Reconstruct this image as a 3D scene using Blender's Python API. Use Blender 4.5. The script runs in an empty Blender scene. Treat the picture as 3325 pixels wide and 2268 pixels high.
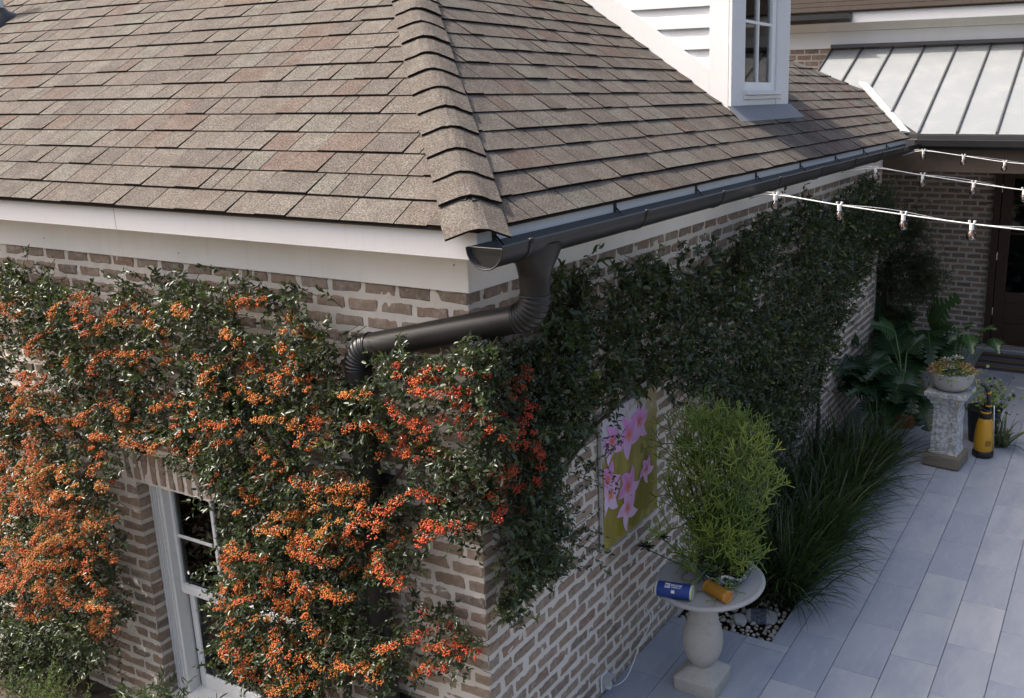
import bpy, bmesh, math, random
import numpy as np
from mathutils import Vector, Matrix
random.seed(7); rng = np.random.default_rng(7)
SC = bpy.context.scene
COL = SC.collection

# ------------------------------------------------------------------ camera
# solved from the vanishing points of the photograph (3325 x 2268); metres
F = 3023.75; CX, CY = 2045.44, 1066.35
M = np.array([[0.88372124, 0.46784689, -0.0124926],
              [0.10283951, -0.22015671, -0.97002838],
              [-0.45657509, 0.85594995, -0.2426703]])
CAM = np.array([0.92743605, -1.18240062, 1.30571224]) * 2.74
cd = bpy.data.cameras.new('camera'); cam = bpy.data.objects.new('camera', cd); COL.objects.link(cam)
mw = np.eye(4); mw[:3, 0] = M[0]; mw[:3, 1] = -M[1]; mw[:3, 2] = -M[2]; mw[:3, 3] = CAM
cam.matrix_world = Matrix(mw.tolist())
cd.sensor_fit = 'HORIZONTAL'; cd.sensor_width = 36; cd.lens = F / 3325 * 36
cd.shift_x = -(CX - 3325 / 2) / 3325; cd.shift_y = (CY - 2268 / 2) / 3325
cd.clip_start = .05; cd.clip_end = 3000
SC.camera = cam

# ------------------------------------------------------------------ light
EL = math.radians(53); HX, HY = .914, .406          # sun travels towards +x, +y
w = bpy.data.worlds.new('World'); SC.world = w; w.use_nodes = True
nt = w.node_tree; bg = nt.nodes['Background']
sk = nt.nodes.new('ShaderNodeTexSky'); sk.sky_type = 'NISHITA'; sk.sun_disc = False
sk.sun_elevation = EL; sk.sun_rotation = math.atan2(-HX, -HY); sk.air_density = 1.0; sk.dust_density = 8.0; sk.ozone_density = .6
nt.links.new(sk.outputs[0], bg.inputs[0]); bg.inputs[1].default_value = .15
ld = bpy.data.lights.new('sun', 'SUN'); ld.energy = 3.0; ld.angle = math.radians(.53); ld.color = (1, .95, .87)
sun = bpy.data.objects.new('sun', ld); COL.objects.link(sun)
sd = Vector((HX * math.cos(EL), HY * math.cos(EL), -math.sin(EL)))
sun.rotation_euler = sd.to_track_quat('-Z', 'Y').to_euler(); sun.location = (-6, -6, 12)
vs = SC.view_settings; vs.view_transform = 'Standard'; vs.look = 'None'; vs.gamma = 1; vs.exposure = 1.12
SC.render.engine = 'CYCLES'

# ------------------------------------------------------------------ projection helpers (photo pixels -> rays)
K = 3325 / 2324                                      # picks were made on a 2324-wide view
def ray(x, y): return M.T @ np.array([x - CX, y - CY, F])
def onx(x, y, X=0.): d = ray(x, y); return CAM + d * (X - CAM[0]) / d[0]
def ony(x, y, Y=0.): d = ray(x, y); return CAM + d * (Y - CAM[1]) / d[1]
def onz(x, y, Z=0.): d = ray(x, y); return CAM + d * (Z - CAM[2]) / d[2]
def proj(P):
    P = np.asarray(P, float); v = (P - CAM) @ M.T
    return v[..., :2] / v[..., 2:3] * F + np.array([CX, CY])
def in_poly(p, poly):
    poly = np.asarray(poly, float); x, y = p[:, 0], p[:, 1]; r = np.zeros(len(p), bool); j = len(poly) - 1
    for i in range(len(poly)):
        xi, yi = poly[i]; xj, yj = poly[j]
        c = ((yi > y) != (yj > y)) & (x < (xj - xi) * (y - yi) / (yj - yi + 1e-12) + xi)
        r ^= c; j = i
    return r
def vnoise(P, scale, seed=0):
    P = np.asarray(P) * scale + seed * 17.3; i = np.floor(P).astype(np.int64); f = P - i; f = f * f * (3 - 2 * f)
    def h(a):
        n = (a[:, 0] * 374761393 + a[:, 1] * 668265263 + a[:, 2] * 2147483647 + seed * 974711) & 0xffffffff
        n = ((n ^ (n >> 13)) * 1274126177) & 0xffffffff
        return ((n ^ (n >> 16)) & 0xffff) / 65535.
    o = np.zeros(len(P))
    for dx in (0, 1):
        for dy in (0, 1):
            for dz in (0, 1):
                wgt = (f[:, 0] if dx else 1 - f[:, 0]) * (f[:, 1] if dy else 1 - f[:, 1]) * (f[:, 2] if dz else 1 - f[:, 2])
                o += wgt * h(i + np.array([dx, dy, dz]))
    return o
def nrm(v): return v / (np.linalg.norm(v, axis=-1, keepdims=True) + 1e-12)

# ------------------------------------------------------------------ object helpers
def tag(o, label=None, cat=None, group=None, kind=None):
    if label: o['label'] = label
    if cat: o['category'] = cat
    if group: o['group'] = group
    if kind: o['kind'] = kind
    return o
def origin(o):
    p = Vector((0, 0, 0))
    while o is not None: p += o.location; o = o.parent
    return p
def thing(name, loc, label, cat, group=None):
    o = bpy.data.objects.new(name, None); COL.objects.link(o); o.location = loc; o.empty_display_size = .1
    return tag(o, label, cat, group)
def link(name, me, parent=None, mat=None, kind=None, label=None):
    if mat is not None and not me.materials: me.materials.append(mat)
    o = bpy.data.objects.new(name, me); COL.objects.link(o)
    if parent is not None: o.parent = parent
    return tag(o, label, kind=kind)
def arr_mesh(name, V, Fc, mat, parent=None, smooth=False, rnd=None, kind=None, col=None, label=None):
    """V (n,3) world coords, Fc (m,k) faces; rnd per-face attribute; col per-vertex colour"""
    V = np.asarray(V, np.float32); Fc = np.asarray(Fc, np.int32); k = Fc.shape[1]
    if parent is not None: V = V - np.array(origin(parent), np.float32)
    me = bpy.data.meshes.new(name)
    me.vertices.add(len(V)); me.vertices.foreach_set('co', V.ravel())
    me.loops.add(Fc.size); me.loops.foreach_set('vertex_index', Fc.ravel())
    me.polygons.add(len(Fc)); me.polygons.foreach_set('loop_start', np.arange(0, Fc.size, k, dtype=np.int32))
    if smooth: me.polygons.foreach_set('use_smooth', np.ones(len(Fc), bool))
    if rnd is not None:
        a = me.attributes.new('rnd', 'FLOAT', 'FACE'); a.data.foreach_set('value', np.asarray(rnd, np.float32))
    if col is not None:
        a = me.attributes.new('tint', 'FLOAT_COLOR', 'POINT'); c4 = np.ones((len(V), 4), np.float32); c4[:, :3] = col
        a.data.foreach_set('color', c4.ravel())
    me.update(calc_edges=True); me.validate()
    return link(name, me, parent, mat, kind, label)
class MB:
    def __init__(s): s.v = []; s.f = []; s.r = []; s.c = []; s.cr = 0.
    def add(s, vs, fs, r=None):
        n = len(s.v); s.v += [tuple(float(a) for a in p) for p in vs]
        for f in fs: s.f.append([n + i for i in f]); s.r.append(s.cr if r is None else r)
        return s
    def box(s, lo, hi, ch=0., mtx=None, jit=0., r=None):
        lo = np.array(lo, float); hi = np.array(hi, float)
        if ch <= 0:
            P = [(x, y, z) for z in (lo[2], hi[2]) for y in (lo[1], hi[1]) for x in (lo[0], hi[0])]
            fs = [(0, 2, 3, 1), (4, 5, 7, 6), (0, 1, 5, 4), (2, 6, 7, 3), (0, 4, 6, 2), (1, 3, 7, 5)]
        else:
            ch = min(ch, *(abs(hi - lo) * .45)); P = []; idx = {}
            for sx in (0, 1):
                for sy in (0, 1):
                    for sz in (0, 1):
                        c = [(lo, hi)[b][a] for a, b in ((0, sx), (1, sy), (2, sz))]
                        for ax in range(3):
                            p = list(c)
                            for o in range(3):
                                if o != ax: p[o] += ch * (1 if (sx, sy, sz)[o] == 0 else -1)
                            idx[(sx, sy, sz, ax)] = len(P); P.append(p)
            fs = []
            for ax in range(3):
                a, b = [(1, 2), (0, 2), (0, 1)][ax]
                for sd_ in (0, 1):
                    q = []
                    for u, v_ in ((0, 0), (1, 0), (1, 1), (0, 1)):
                        k = [0, 0, 0]; k[ax] = sd_; k[a] = u; k[b] = v_; q.append(idx[(*k, ax)])
                    if (sd_ == 0) != (ax == 1): q = q[::-1]
                    fs.append(q)
            for ax in range(3):                       # edge chamfers along axis ax
                a, b = [(1, 2), (0, 2), (0, 1)][ax]
                for u in (0, 1):
                    for v_ in (0, 1):
                        k0 = [0, 0, 0]; k0[a] = u; k0[b] = v_; k1 = list(k0); k1[ax] = 1
                        fs.append([idx[(*k0, a)], idx[(*k0, b)], idx[(*k1, b)], idx[(*k1, a)]])
            for sx in (0, 1):
                for sy in (0, 1):
                    for sz in (0, 1): fs.append([idx[(sx, sy, sz, i)] for i in range(3)])
        if jit: P = [[c + random.uniform(-jit, jit) for c in p] for p in P]
        if mtx is not None: P = [mtx @ Vector(p) for p in P]
        return s.add(P, fs, r)
    def tube(s, path, rad, n=8, cap=True, r=None):
        path = [np.array(p, float) for p in path]
        rad = [rad] * len(path) if np.isscalar(rad) else list(rad)
        T = [nrm(path[min(i + 1, len(path) - 1)] - path[max(i - 1, 0)]) for i in range(len(path))]
        ref = np.array([0, 0, 1.]) if abs(T[0][2]) < .9 else np.array([1., 0, 0])
        U = nrm(np.cross(T[0], ref)); vs_ = []
        for p, t, rr in zip(path, T, rad):
            U = nrm(U - t * (U @ t)); W = np.cross(t, U)
            for k in range(n):
                a = 2 * math.pi * k / n; vs_.append(p + (U * math.cos(a) + W * math.sin(a)) * rr)
        fs = [(i * n + k, i * n + (k + 1) % n, (i + 1) * n + (k + 1) % n, (i + 1) * n + k) for i in range(len(path) - 1) for k in range(n)]
        if cap: fs += [list(range(n))[::-1], list(range((len(path) - 1) * n, len(path) * n))]
        return s.add(vs_, fs, r)
    def lathe(s, prof, c, n=32, sq=None, r=None):
        """profile [(radius,z)]; sq: exponent for squarish sections"""
        vs_ = []
        for rr, z in prof:
            for k in range(n):
                a = 2 * math.pi * k / n; vs_.append((c[0] + rr * math.cos(a), c[1] + rr * math.sin(a), c[2] + z))
        m = len(prof)
        fs = [(i * n + k, i * n + (k + 1) % n, (i + 1) * n + (k + 1) % n, (i + 1) * n + k) for i in range(m - 1) for k in range(n)]
        fs += [list(range(n))[::-1], list(range((m - 1) * n, m * n))]
        return s.add(vs_, fs, r)
    def loft(s, rings, r=None, cap=True, closed=True):
        n = len(rings[0]); m = len(rings); vs_ = [p for q in rings for p in q]
        kk = n if closed else n - 1
        fs = [(i * n + k, i * n + (k + 1) % n, (i + 1) * n + (k + 1) % n, (i + 1) * n + k) for i in range(m - 1) for k in range(kk)]
        if cap: fs += [list(range(n))[::-1], list(range((m - 1) * n, m * n))]
        return s.add(vs_, fs, r)
    def prism(s, poly, off, r=None):
        n = len(poly); off = np.array(off, float); vs_ = [np.array(p, float) for p in poly] + [np.array(p, float) + off for p in poly]
        fs = [list(range(n))[::-1], list(range(n, 2 * n))] + [(k, (k + 1) % n, n + (k + 1) % n, n + k) for k in range(n)]
        return s.add(vs_, fs, r)
    def build(s, name, mat, parent=None, smooth=False, kind=None, label=None, fix=True, auto=None):
        o = origin(parent) if parent is not None else Vector((0, 0, 0))
        me = bpy.data.meshes.new(name)
        me.from_pydata([(x - o.x, y - o.y, z - o.z) for x, y, z in s.v], [], s.f); me.update()
        a = me.attributes.new('rnd', 'FLOAT', 'FACE'); a.data.foreach_set('value', np.array(s.r, np.float32))
        if fix:
            bm = bmesh.new(); bm.from_mesh(me); bmesh.ops.recalc_face_normals(bm, faces=bm.faces); bm.to_mesh(me); bm.free()
        if smooth:
            me.polygons.foreach_set('use_smooth', np.ones(len(me.polygons), bool))
            if auto: me.set_sharp_from_angle(angle=math.radians(auto))
        return link(name, me, parent, mat, kind, label)

# ------------------------------------------------------------------ materials
class G:
    def __init__(s, name):
        s.m = bpy.data.materials.new(name); s.m.use_nodes = True; s.t = s.m.node_tree; s.n = s.t.nodes
        s.p = s.n['Principled BSDF']; s.out = s.n['Material Output']
    def new(s, t, **kw):
        n = s.n.new(t)
        for k, v in kw.items():
            if isinstance(k, str) and hasattr(n, k): setattr(n, k, v)
            else: n.inputs[k.replace('_', ' ')].default_value = v
        return n
    def l(s, a, b): s.t.links.new(a, b)
    def set(s, n, i, v):
        if hasattr(v, 'links') or isinstance(v, bpy.types.NodeSocket): s.l(v, n.inputs[i])
        else: n.inputs[i].default_value = v
    def pos(s): return s.new('ShaderNodeNewGeometry').outputs['Position']
    def scale(s, v, sc):
        n = s.new('ShaderNodeVectorMath', operation='MULTIPLY'); s.l(v, n.inputs[0]); n.inputs[1].default_value = sc; return n.outputs[0]
    def noise(s, scale, detail=4, rough=.55, vec=None, dim='3D', col=False):
        n = s.new('ShaderNodeTexNoise'); n.noise_dimensions = dim
        n.inputs['Scale'].default_value = scale; n.inputs['Detail'].default_value = detail; n.inputs['Roughness'].default_value = rough
        s.l(vec if vec is not None else s.pos(), n.inputs['Vector']); return n.outputs['Color' if col else 'Fac']
    def ramp(s, fac, stops, mode='LINEAR'):
        n = s.new('ShaderNodeValToRGB'); s.l(fac, n.inputs[0]); cr = n.color_ramp; cr.interpolation = mode
        while len(cr.elements) < len(stops): cr.elements.new(.5)
        for e, (p, c) in zip(cr.elements, stops):
            e.position = p; e.color = (c, c, c, 1) if np.isscalar(c) else (*c, 1)
        return n.outputs[0]
    def mix(s, a, b, fac, mode='MIX'):
        n = s.new('ShaderNodeMix', data_type='RGBA', blend_type=mode)
        for i, v in ((6, a), (7, b)):
            if isinstance(v, bpy.types.NodeSocket): s.l(v, n.inputs[i])
            else: n.inputs[i].default_value = (*v, 1) if len(v) == 3 else v
        if isinstance(fac, bpy.types.NodeSocket): s.l(fac, n.inputs[0])
        else: n.inputs[0].default_value = fac
        return n.outputs[2]
    def math(s, op, a, b=0.):
        n = s.new('ShaderNodeMath', operation=op)
        for i, v in ((0, a), (1, b)):
            if isinstance(v, bpy.types.NodeSocket): s.l(v, n.inputs[i])
            else: n.inputs[i].default_value = v
        return n.outputs[0]
    def rnd(s):
        a = s.new('ShaderNodeAttribute', attribute_name='rnd').outputs['Fac']; o = s.new('ShaderNodeObjectInfo').outputs['Random']
        return s.math('FRACT', s.math('ADD', a, o))
    def attr(s): return s.new('ShaderNodeAttribute', attribute_name='rnd').outputs['Fac']
    def bump(s, h, st=.3, dist=.01):
        n = s.new('ShaderNodeBump'); n.inputs['Strength'].default_value = st; n.inputs['Distance'].default_value = dist
        s.l(h, n.inputs['Height']); s.l(n.outputs[0], s.p.inputs['Normal'])
    def fin(s, base=None, rough=.6, metal=0., spec=.5):
        if base is not None:
            if isinstance(base, bpy.types.NodeSocket): s.l(base, s.p.inputs['Base Color'])
            else: s.p.inputs['Base Color'].default_value = (*base, 1)
        s.set(s.p, 'Roughness', rough); s.set(s.p, 'Metallic', metal); s.p.inputs['Specular IOR Level'].default_value = spec
        return s.m
def M_brick(name, dark=1., smear=.5):
    g = G(name); r = g.rnd()
    c = g.ramp(r, [(0, (.245, .175, .13)), (.18, (.315, .235, .17)), (.36, (.195, .15, .12)), (.52, (.355, .272, .20)), (.66, (.265, .17, .125)), (.8, (.30, .24, .187)), (.92, (.15, .117, .097)), (1, (.325, .245, .18))])
    c = g.mix(c, (.13, .10, .085), g.ramp(g.noise(24, 6, .75), [(.48, 0.), (.72, .8)]))
    c = g.mix(c, (.42, .345, .27), g.ramp(g.noise(48, 5, .65), [(.50, 0.), (.75, .6)]))
    c = g.mix(c, (.56, .535, .50), g.ramp(g.noise(16, 7, .8), [(.55 - .1 * smear, 0.), (.74, .95 * smear + .1)]))
    if dark != 1: c = g.mix((0, 0, 0), c, dark)
    g.bump(g.noise(120, 6, .7), .6, .006)
    return g.fin(c, .9, 0, .2)
def M_mortar(name, c0=(.50, .48, .45), c1=(.60, .585, .56)):
    g = G(name)
    c = g.mix(c0, c1, g.noise(6, 6, .6)); c = g.mix(c, (.36, .34, .31), g.ramp(g.noise(30, 6, .7), [(.58, 0.), (.8, .5)]))
    g.bump(g.noise(150, 5, .7), .5, .005); return g.fin(c, .95, 0, .1)
def M_paint(name, c=(.68, .685, .69), rough=.45, dirt=.12):
    g = G(name)
    col = g.mix(c, (.50, .49, .45), g.ramp(g.noise(3.5, 6, .6), [(.45, 0.), (.85, dirt * 2.2)]))
    col = g.mix(col, (.30, .29, .26), g.ramp(g.noise(55, 3, .6), [(.70, 0.), (.82, dirt * 1.6)]))
    col = g.mix(col, (.42, .40, .36), g.ramp(g.noise(1, 5, .6, vec=g.scale(g.pos(), (26, 26, 2.2))), [(.56, 0.), (.85, dirt * 1.8)]))
    g.bump(g.noise(60, 3), .06, .004); return g.fin(col, rough, 0, .4)
def M_shingle(name, even=False):
    g = G(name); at = g.attr(); r = g.rnd(); p = g.pos()
    c = g.ramp(r, [(0, (.122, .105, .094)), (.16, (.098, .085, .078)), (.30, (.158, .144, .128)), (.42, (.116, .070, .059)), (.55, (.128, .103, .092)), (.66, (.142, .142, .124)), (.80, (.078, .068, .064)), (.9, (.138, .119, .105))], 'CONSTANT')
    if even: c = g.mix(c, (.125, .108, .095), .85)
    st = g.ramp(g.noise(9, 2, .5, vec=p), [(.40, (.085, .066, .055)), (.5, (.118, .100, .086)), (.6, (.165, .152, .132))])
    c = g.mix(c, st, .36)
    gr = g.noise(330, 2, .8); gm = g.noise(110, 3, .75)
    c = g.mix(c, (.038, .031, .027), g.ramp(gm, [(.38, .85), (.53, 0.)])); c = g.mix(c, (.30, .265, .225), g.ramp(gm, [(.54, 0.), (.70, .6)]))
    c = g.mix(c, (.03, .026, .023), g.ramp(gr, [(.38, .85), (.53, 0.)]))
    c = g.mix(c, (.34, .31, .26), g.ramp(gr, [(.55, 0.), (.70, .55)]))
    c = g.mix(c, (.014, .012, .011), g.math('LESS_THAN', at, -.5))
    g.bump(gr, .7, .004); return g.fin(c, .95, 0, .15)
def M_simple(name, c, rough=.5, metal=0., spec=.5, var=.15, nsc=20, bump=0., bsc=80):
    g = G(name); c2 = tuple(x * (1 - var * 1.6) for x in c)
    col = g.mix(c, c2, g.noise(nsc, 5, .6))
    if bump: g.bump(g.noise(bsc, 4), bump, .005)
    return g.fin(col, rough, metal, spec)
def M_leaf(name, stops, rough=.38, trans=.25, spec=.5, hue=.4):
    g = G(name); c = g.ramp(g.attr(), stops)
    g.fin(c, rough, 0, spec)
    tr = g.new('ShaderNodeBsdfTranslucent'); g.l(g.mix(c, (.35, .5, .05), .25), tr.inputs['Color'])
    mx = g.new('ShaderNodeMixShader'); mx.inputs[0].default_value = trans
    g.l(g.p.outputs[0], mx.inputs[1]); g.l(tr.outputs[0], mx.inputs[2]); g.l(mx.outputs[0], g.out.inputs[0]); return g.m
def M_glass(name, tint=(.9, .95, .95), rough=.02, refl=1.45):
    g = G(name); tr = g.new('ShaderNodeBsdfTransparent'); tr.inputs[0].default_value = (*tint, 1)
    gl = g.new('ShaderNodeBsdfGlossy'); gl.inputs['Roughness'].default_value = rough
    fr = g.new('ShaderNodeFresnel'); fr.inputs[0].default_value = refl
    mx = g.new('ShaderNodeMixShader'); g.l(fr.outputs[0], mx.inputs[0]); g.l(tr.outputs[0], mx.inputs[1]); g.l(gl.outputs[0], mx.inputs[2]); g.l(mx.outputs[0], g.out.inputs[0]); return g.m
def M_tint(name, rough=.5, spec=.4, var=.2):
    g = G(name); c = g.new('ShaderNodeAttribute', attribute_name='tint').outputs['Color']
    c = g.mix(c, (.05, .03, .02), g.ramp(g.noise(60, 4), [(.5, 0.), (.8, var)])); return g.fin(c, rough, 0, spec)
def M_tile(name):
    g = G(name); r = g.rnd()
    c = g.ramp(r, [(0, (.34, .355, .38)), (.3, (.295, .315, .355)), (.5, (.385, .395, .41)), (.75, (.265, .29, .34)), (1, (.355, .37, .395))])
    off = g.new('ShaderNodeVectorMath', operation='ADD'); g.l(g.pos(), off.inputs[0])
    cb = g.new('ShaderNodeCombineXYZ'); g.l(g.math('MULTIPLY', r, 37.), cb.inputs[0]); g.l(g.math('MULTIPLY', r, 11.), cb.inputs[1]); g.l(cb.outputs[0], off.inputs[1])
    v = g.scale(off.outputs[0], (3.2, 1.1, 1)); v2 = g.scale(off.outputs[0], (14, 4, 1))
    c = g.mix(c, (.215, .24, .305), g.ramp(g.noise(1.3, 6, .62, vec=v), [(.42, 0.), (.72, .8)]))
    c = g.mix(c, (.39, .40, .41), g.ramp(g.noise(1.5, 6, .6, vec=v2), [(.52, 0.), (.8, .5)]))
    c = g.mix(c, (.17, .175, .19), g.ramp(g.noise(260, 2, .6), [(.62, 0.), (.75, .5)]))
    g.bump(g.noise(90, 5), .12, .004); return g.fin(c, .62, 0, .35)
def M_stone(name, c0, c1, spot=(.12, .12, .10), amt=.5, sc=7, rough=.9):
    g = G(name); c = g.mix(c0, c1, g.noise(sc, 7, .65)); c = g.mix(c, spot, g.ramp(g.noise(sc * 7, 6, .75), [(.55, 0.), (.75, amt)]))
    g.bump(g.noise(sc * 14, 6, .7), .5, .008); return g.fin(c, rough, 0, .2)
MAT = dict(
    brick=M_brick('brick'), brick_dark=M_brick('porch brick', .95, .3), mortar=M_mortar('mortar', (.56, .515, .455), (.66, .62, .56)), mortar2=M_mortar('porch mortar', (.44, .41, .37), (.53, .50, .46)),
    paint=M_paint('white paint'), cream=M_paint('cream frieze paint', (.80, .795, .77), .5, .12), sash=M_paint('window paint', (.78, .785, .78), .4, .08), casing=M_paint('casing paint', (.74, .755, .75), .55, .15),
    shingle=M_shingle('asphalt shingle'), cap=M_shingle('hip cap shingle', True), felt=M_simple('roof felt', (.03, .028, .026), .95), drip=M_simple('drip edge', (.03, .026, .024), .5, .3),
    gutter=M_simple('bronze gutter', (.043, .043, .043), .40, .5, .5, .35, 5), gutter_in=M_simple('gutter inside', (.055, .06, .07), .6, .2),
    galv=M_paint('galvanised roof', (.18, .192, .20), .5, .07), seam=M_simple('dark seam', (.085, .085, .088), .45, .3), flash=M_simple('lead flashing', (.20, .205, .215), .55, .4), flashw=M_simple('pale flashing', (.55, .56, .57), .5, .3),
    glass=M_glass('window glass'), dark=M_simple('dark room', (.02, .02, .02), .9), curtain=M_simple('curtain', (.82, .86, .84), .9, 0, .2, .1, 6), wood=M_simple('stained door wood', (.062, .032, .02), .45, 0, .4, .3, 14), beam=M_simple('porch beam', (.135, .10, .075), .7, 0, .3, .25, 10),
    tile=M_tile('bluestone tile'), grout=M_simple('grout', (.10, .104, .112), .9), concrete=M_stone('weathered concrete', (.33, .31, .275), (.44, .42, .38), (.15, .14, .12), .55, 6),
    slab=M_stone('table top concrete', (.34, .34, .335), (.42, .415, .40), (.20, .19, .18), .3, 5), pebble=None,
    soil=M_simple('soil', (.035, .028, .022), .95, 0, .1, .4, 30, .8, 40), ground=M_simple('mulch ground', (.13, .105, .08), .95, 0, .1, .5, 12, .7, 30),
    stem=M_simple('stem bark', (.085, .062, .045), .85, 0, .2, .3, 40), 
    leafA=M_leaf('firethorn leaf', [(0, (.014, .025, .012)), (.45, (.026, .043, .018)), (.8, (.045, .07, .026)), (.95, (.10, .125, .04)), (1, (.15, .15, .055))], .34, .18, .5),
    leafB=M_leaf('wall climber leaf', [(0, (.018, .028, .013)), (.5, (.036, .058, .021)), (.85, (.07, .10, .028)), (1, (.15, .18, .04))], .36, .2, .5),
    berry=None, black=M_simple('black plastic', (.012, .012, .013), .45), yellow=M_simple('yellow plastic', (.52, .27, .015), .4, 0, .5, .12), cord=M_simple('white cord', (.66, .66, .64), .45, 0, .4, .05),
    terra=M_simple('terracotta', (.30, .115, .05), .85, 0, .2, .3, 12), steel=M_simple('steel wand', (.6, .6, .6), .25, 1.))
g = G('berry'); c = g.ramp(g.attr(), [(0, (.40, .17, .025)), (.10, (.45, .125, .016)), (.35, (.45, .095, .013)), (.6, (.41, .058, .012)), (1, (.37, .024, .009))])
MAT['berry'] = g.fin(c, .38, 0, .5)
g = G('river pebble'); c = g.ramp(g.rnd(), [(0, (.46, .44, .40)), (.25, (.28, .25, .22)), (.45, (.54, .51, .46)), (.62, (.33, .26, .19)), (.8, (.40, .39, .37)), (1, (.5, .45, .37))])
c = g.mix(c, (.25, .22, .2), g.ramp(g.noise(40, 4), [(.5, 0.), (.8, .5)])); MAT['pebble'] = g.fin(c, .7, 0, .3)

# ------------------------------------------------------------------ vine outlines on the photo (2324-wide view)
VA_IN = [[(-40, 600), (60, 592), (110, 612), (170, 650), (240, 648), (310, 632), (400, 612), (450, 622), (540, 606), (610, 636), (690, 650), (745, 660), (735, 730), (760, 800), (800, 850), (850, 800), (930, 772), (1050, 772), (1170, 790), (1225, 830), (1235, 950), (1215, 1010), (1225, 1080), (1180, 1160), (1085, 1196), (1010, 1200), (935, 1260), (945, 1350), (1010, 1385), (1085, 1445), (1090, 1480), (1030, 1510), (890, 1545), (760, 1540), (740, 1600), (600, 1600), (590, 1560), (500, 1510), (498, 1400), (500, 1330), (470, 1290), (510, 1215), (520, 1150), (480, 1110), (425, 1060), (330, 1018), (250, 1005), (262, 1080), (285, 1180), (270, 1270), (290, 1390), (270, 1450), (200, 1480), (150, 1530), (-40, 1560)]]
VA_EX = [[(335, 1075), (525, 1120), (545, 1180), (505, 1215), (520, 1290), (490, 1330), (515, 1400), (505, 1480), (540, 1530), (610, 1600), (420, 1600)], [(560, 700), (650, 690), (640, 760), (590, 790)], [(360, 850), (470, 870), (455, 905), (370, 890)], [(700, 700), (790, 690), (800, 790), (745, 780)], [(905, 870), (950, 880), (940, 930), (900, 920)], [(985, 960), (1040, 950), (1050, 1000), (990, 1010)], [(870, 1010), (905, 1000), (905, 1060), (870, 1070)], [(895, 1400), (960, 1385), (985, 1420), (900, 1450)], [(845, 1330), (905, 1320), (905, 1440), (845, 1440)]]
VB_IN = [[(1230, 780), (1260, 640), (1275, 590), (1340, 600), (1420, 590), (1530, 600), (1570, 570), (1650, 562), (1680, 510), (1740, 495), (1765, 470), (1830, 478), (1890, 455), (1935, 425), (1975, 412), (2010, 440), (2030, 520), (2010, 560), (1965, 600), (1945, 650), (1905, 700), (1890, 770), (1855, 850), (1830, 910), (1770, 1010), (1700, 1000), (1640, 930), (1590, 880), (1500, 870), (1420, 900), (1350, 945), (1290, 995), (1255, 1060), (1245, 1130), (1250, 1210), (1258, 1270), (1212, 1310), (1165, 1390), (1130, 1432), (1085, 1440), (1095, 1400), (1130, 1330), (1155, 1180), (1190, 1165), (1225, 1080), (1215, 1010), (1235, 950), (1225, 830)]]
def vine_mask(px):
    """px in the 2324-wide view"""
    a = np.zeros(len(px), bool)
    for q in VA_IN + VB_IN: a |= in_poly(px, q)
    for q in VA_EX: a &= ~in_poly(px, q)
    return a

# ------------------------------------------------------------------ ground and patio
m = MB(); m.add([(-400, -400, -.30), (400, -400, -.30), (400, 400, -.30), (-400, 400, -.30)], [(0, 1, 2, 3)])
tag(m.build('ground', MAT['ground'], fix=False), kind='structure')
BX, BY0, BY1 = .735, 2.10, 6.25
m = MB()
for a, b, c, d in ((0, -1.2, 9, BY0), (BX, BY0, 9, BY1), (0, BY1, 9, 7.7), (-1.3, 7.7, 9, 10.7)): m.box((a, b, -.31), (c, d, -.022))
patio = tag(m.build('patio', MAT['grout']), kind='structure')
tiles = MB(); TW, TL = .305, .605
def tile_obj(x0, x1, y0, y1, shared={}):
    if x1 - x0 < .02 or y1 - y0 < .02: return
    key = (round(x1 - x0, 3), round(y1 - y0, 3))
    if key not in shared:
        q = MB(); q.box((.0018, .0018, -.021), (x1 - x0 - .0018, y1 - y0 - .0018, 0), .003); o = q.build('tile', MAT['tile'], patio); shared[key] = o.data
    else: o = link('tile', shared[key], patio)
    o.location = (x0, y0, random.uniform(-.001, .001))
for k in range(-1, 15):
    x0 = .26 + TW * k; x1 = x0 + TW; x0 = max(x0, .004)
    st = 2.924 + (.303 if k % 2 else 0.) - TL * 8
    for j in range(0, 26):
        y0 = st + TL * j; y1 = y0 + TL
        if y1 < .3 or y0 > 10.6: continue
        y1 = min(y1, 10.66)
        if proj(((x0 + x1) / 2, y1, 0))[0] > 4700: continue
        if x0 >= BX or y1 <= BY0 or y0 >= BY1: tile_obj(x0, x1, y0, y1)
        else:
            if y0 < BY0: tile_obj(x0, x1, y0, BY0)
            if y1 > BY1: tile_obj(x0, x1, BY1, y1)
            if x1 > BX: tile_obj(BX, x1, max(y0, BY0), min(y1, BY1))
# planting bed
m = MB(); N = 26
gx = np.linspace(0.005, BX, 12); gy = np.linspace(BY0, BY1, 60)
V = np.array([(x, y, -.075 + .02 * math.sin(9 * x + 3 * y) + random.uniform(-.006, .006)) for y in gy for x in gx])
Fq = np.array([(j * 12 + i, j * 12 + i + 1, (j + 1) * 12 + i + 1, (j + 1) * 12 + i) for j in range(59) for i in range(11)])
bed = arr_mesh('planting_bed', V, Fq, MAT['soil'], smooth=True); tag(bed, kind='structure')
pm = []
for k in range(6):
    bm = bmesh.new(); bmesh.ops.create_icosphere(bm, subdivisions=1, radius=1)
    for v in bm.verts: v.co *= random.uniform(.86, 1.12)
    me = bpy.data.meshes.new('pebble'); bm.to_mesh(me); bm.free(); me.polygons.foreach_set('use_smooth', [True] * len(me.polygons)); me.materials.append(MAT['pebble'])
    a = me.attributes.new('rnd', 'FLOAT', 'FACE'); a.data.foreach_set('value', [k / 6.] * len(me.polygons)); pm.append(me)
placed = []
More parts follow.
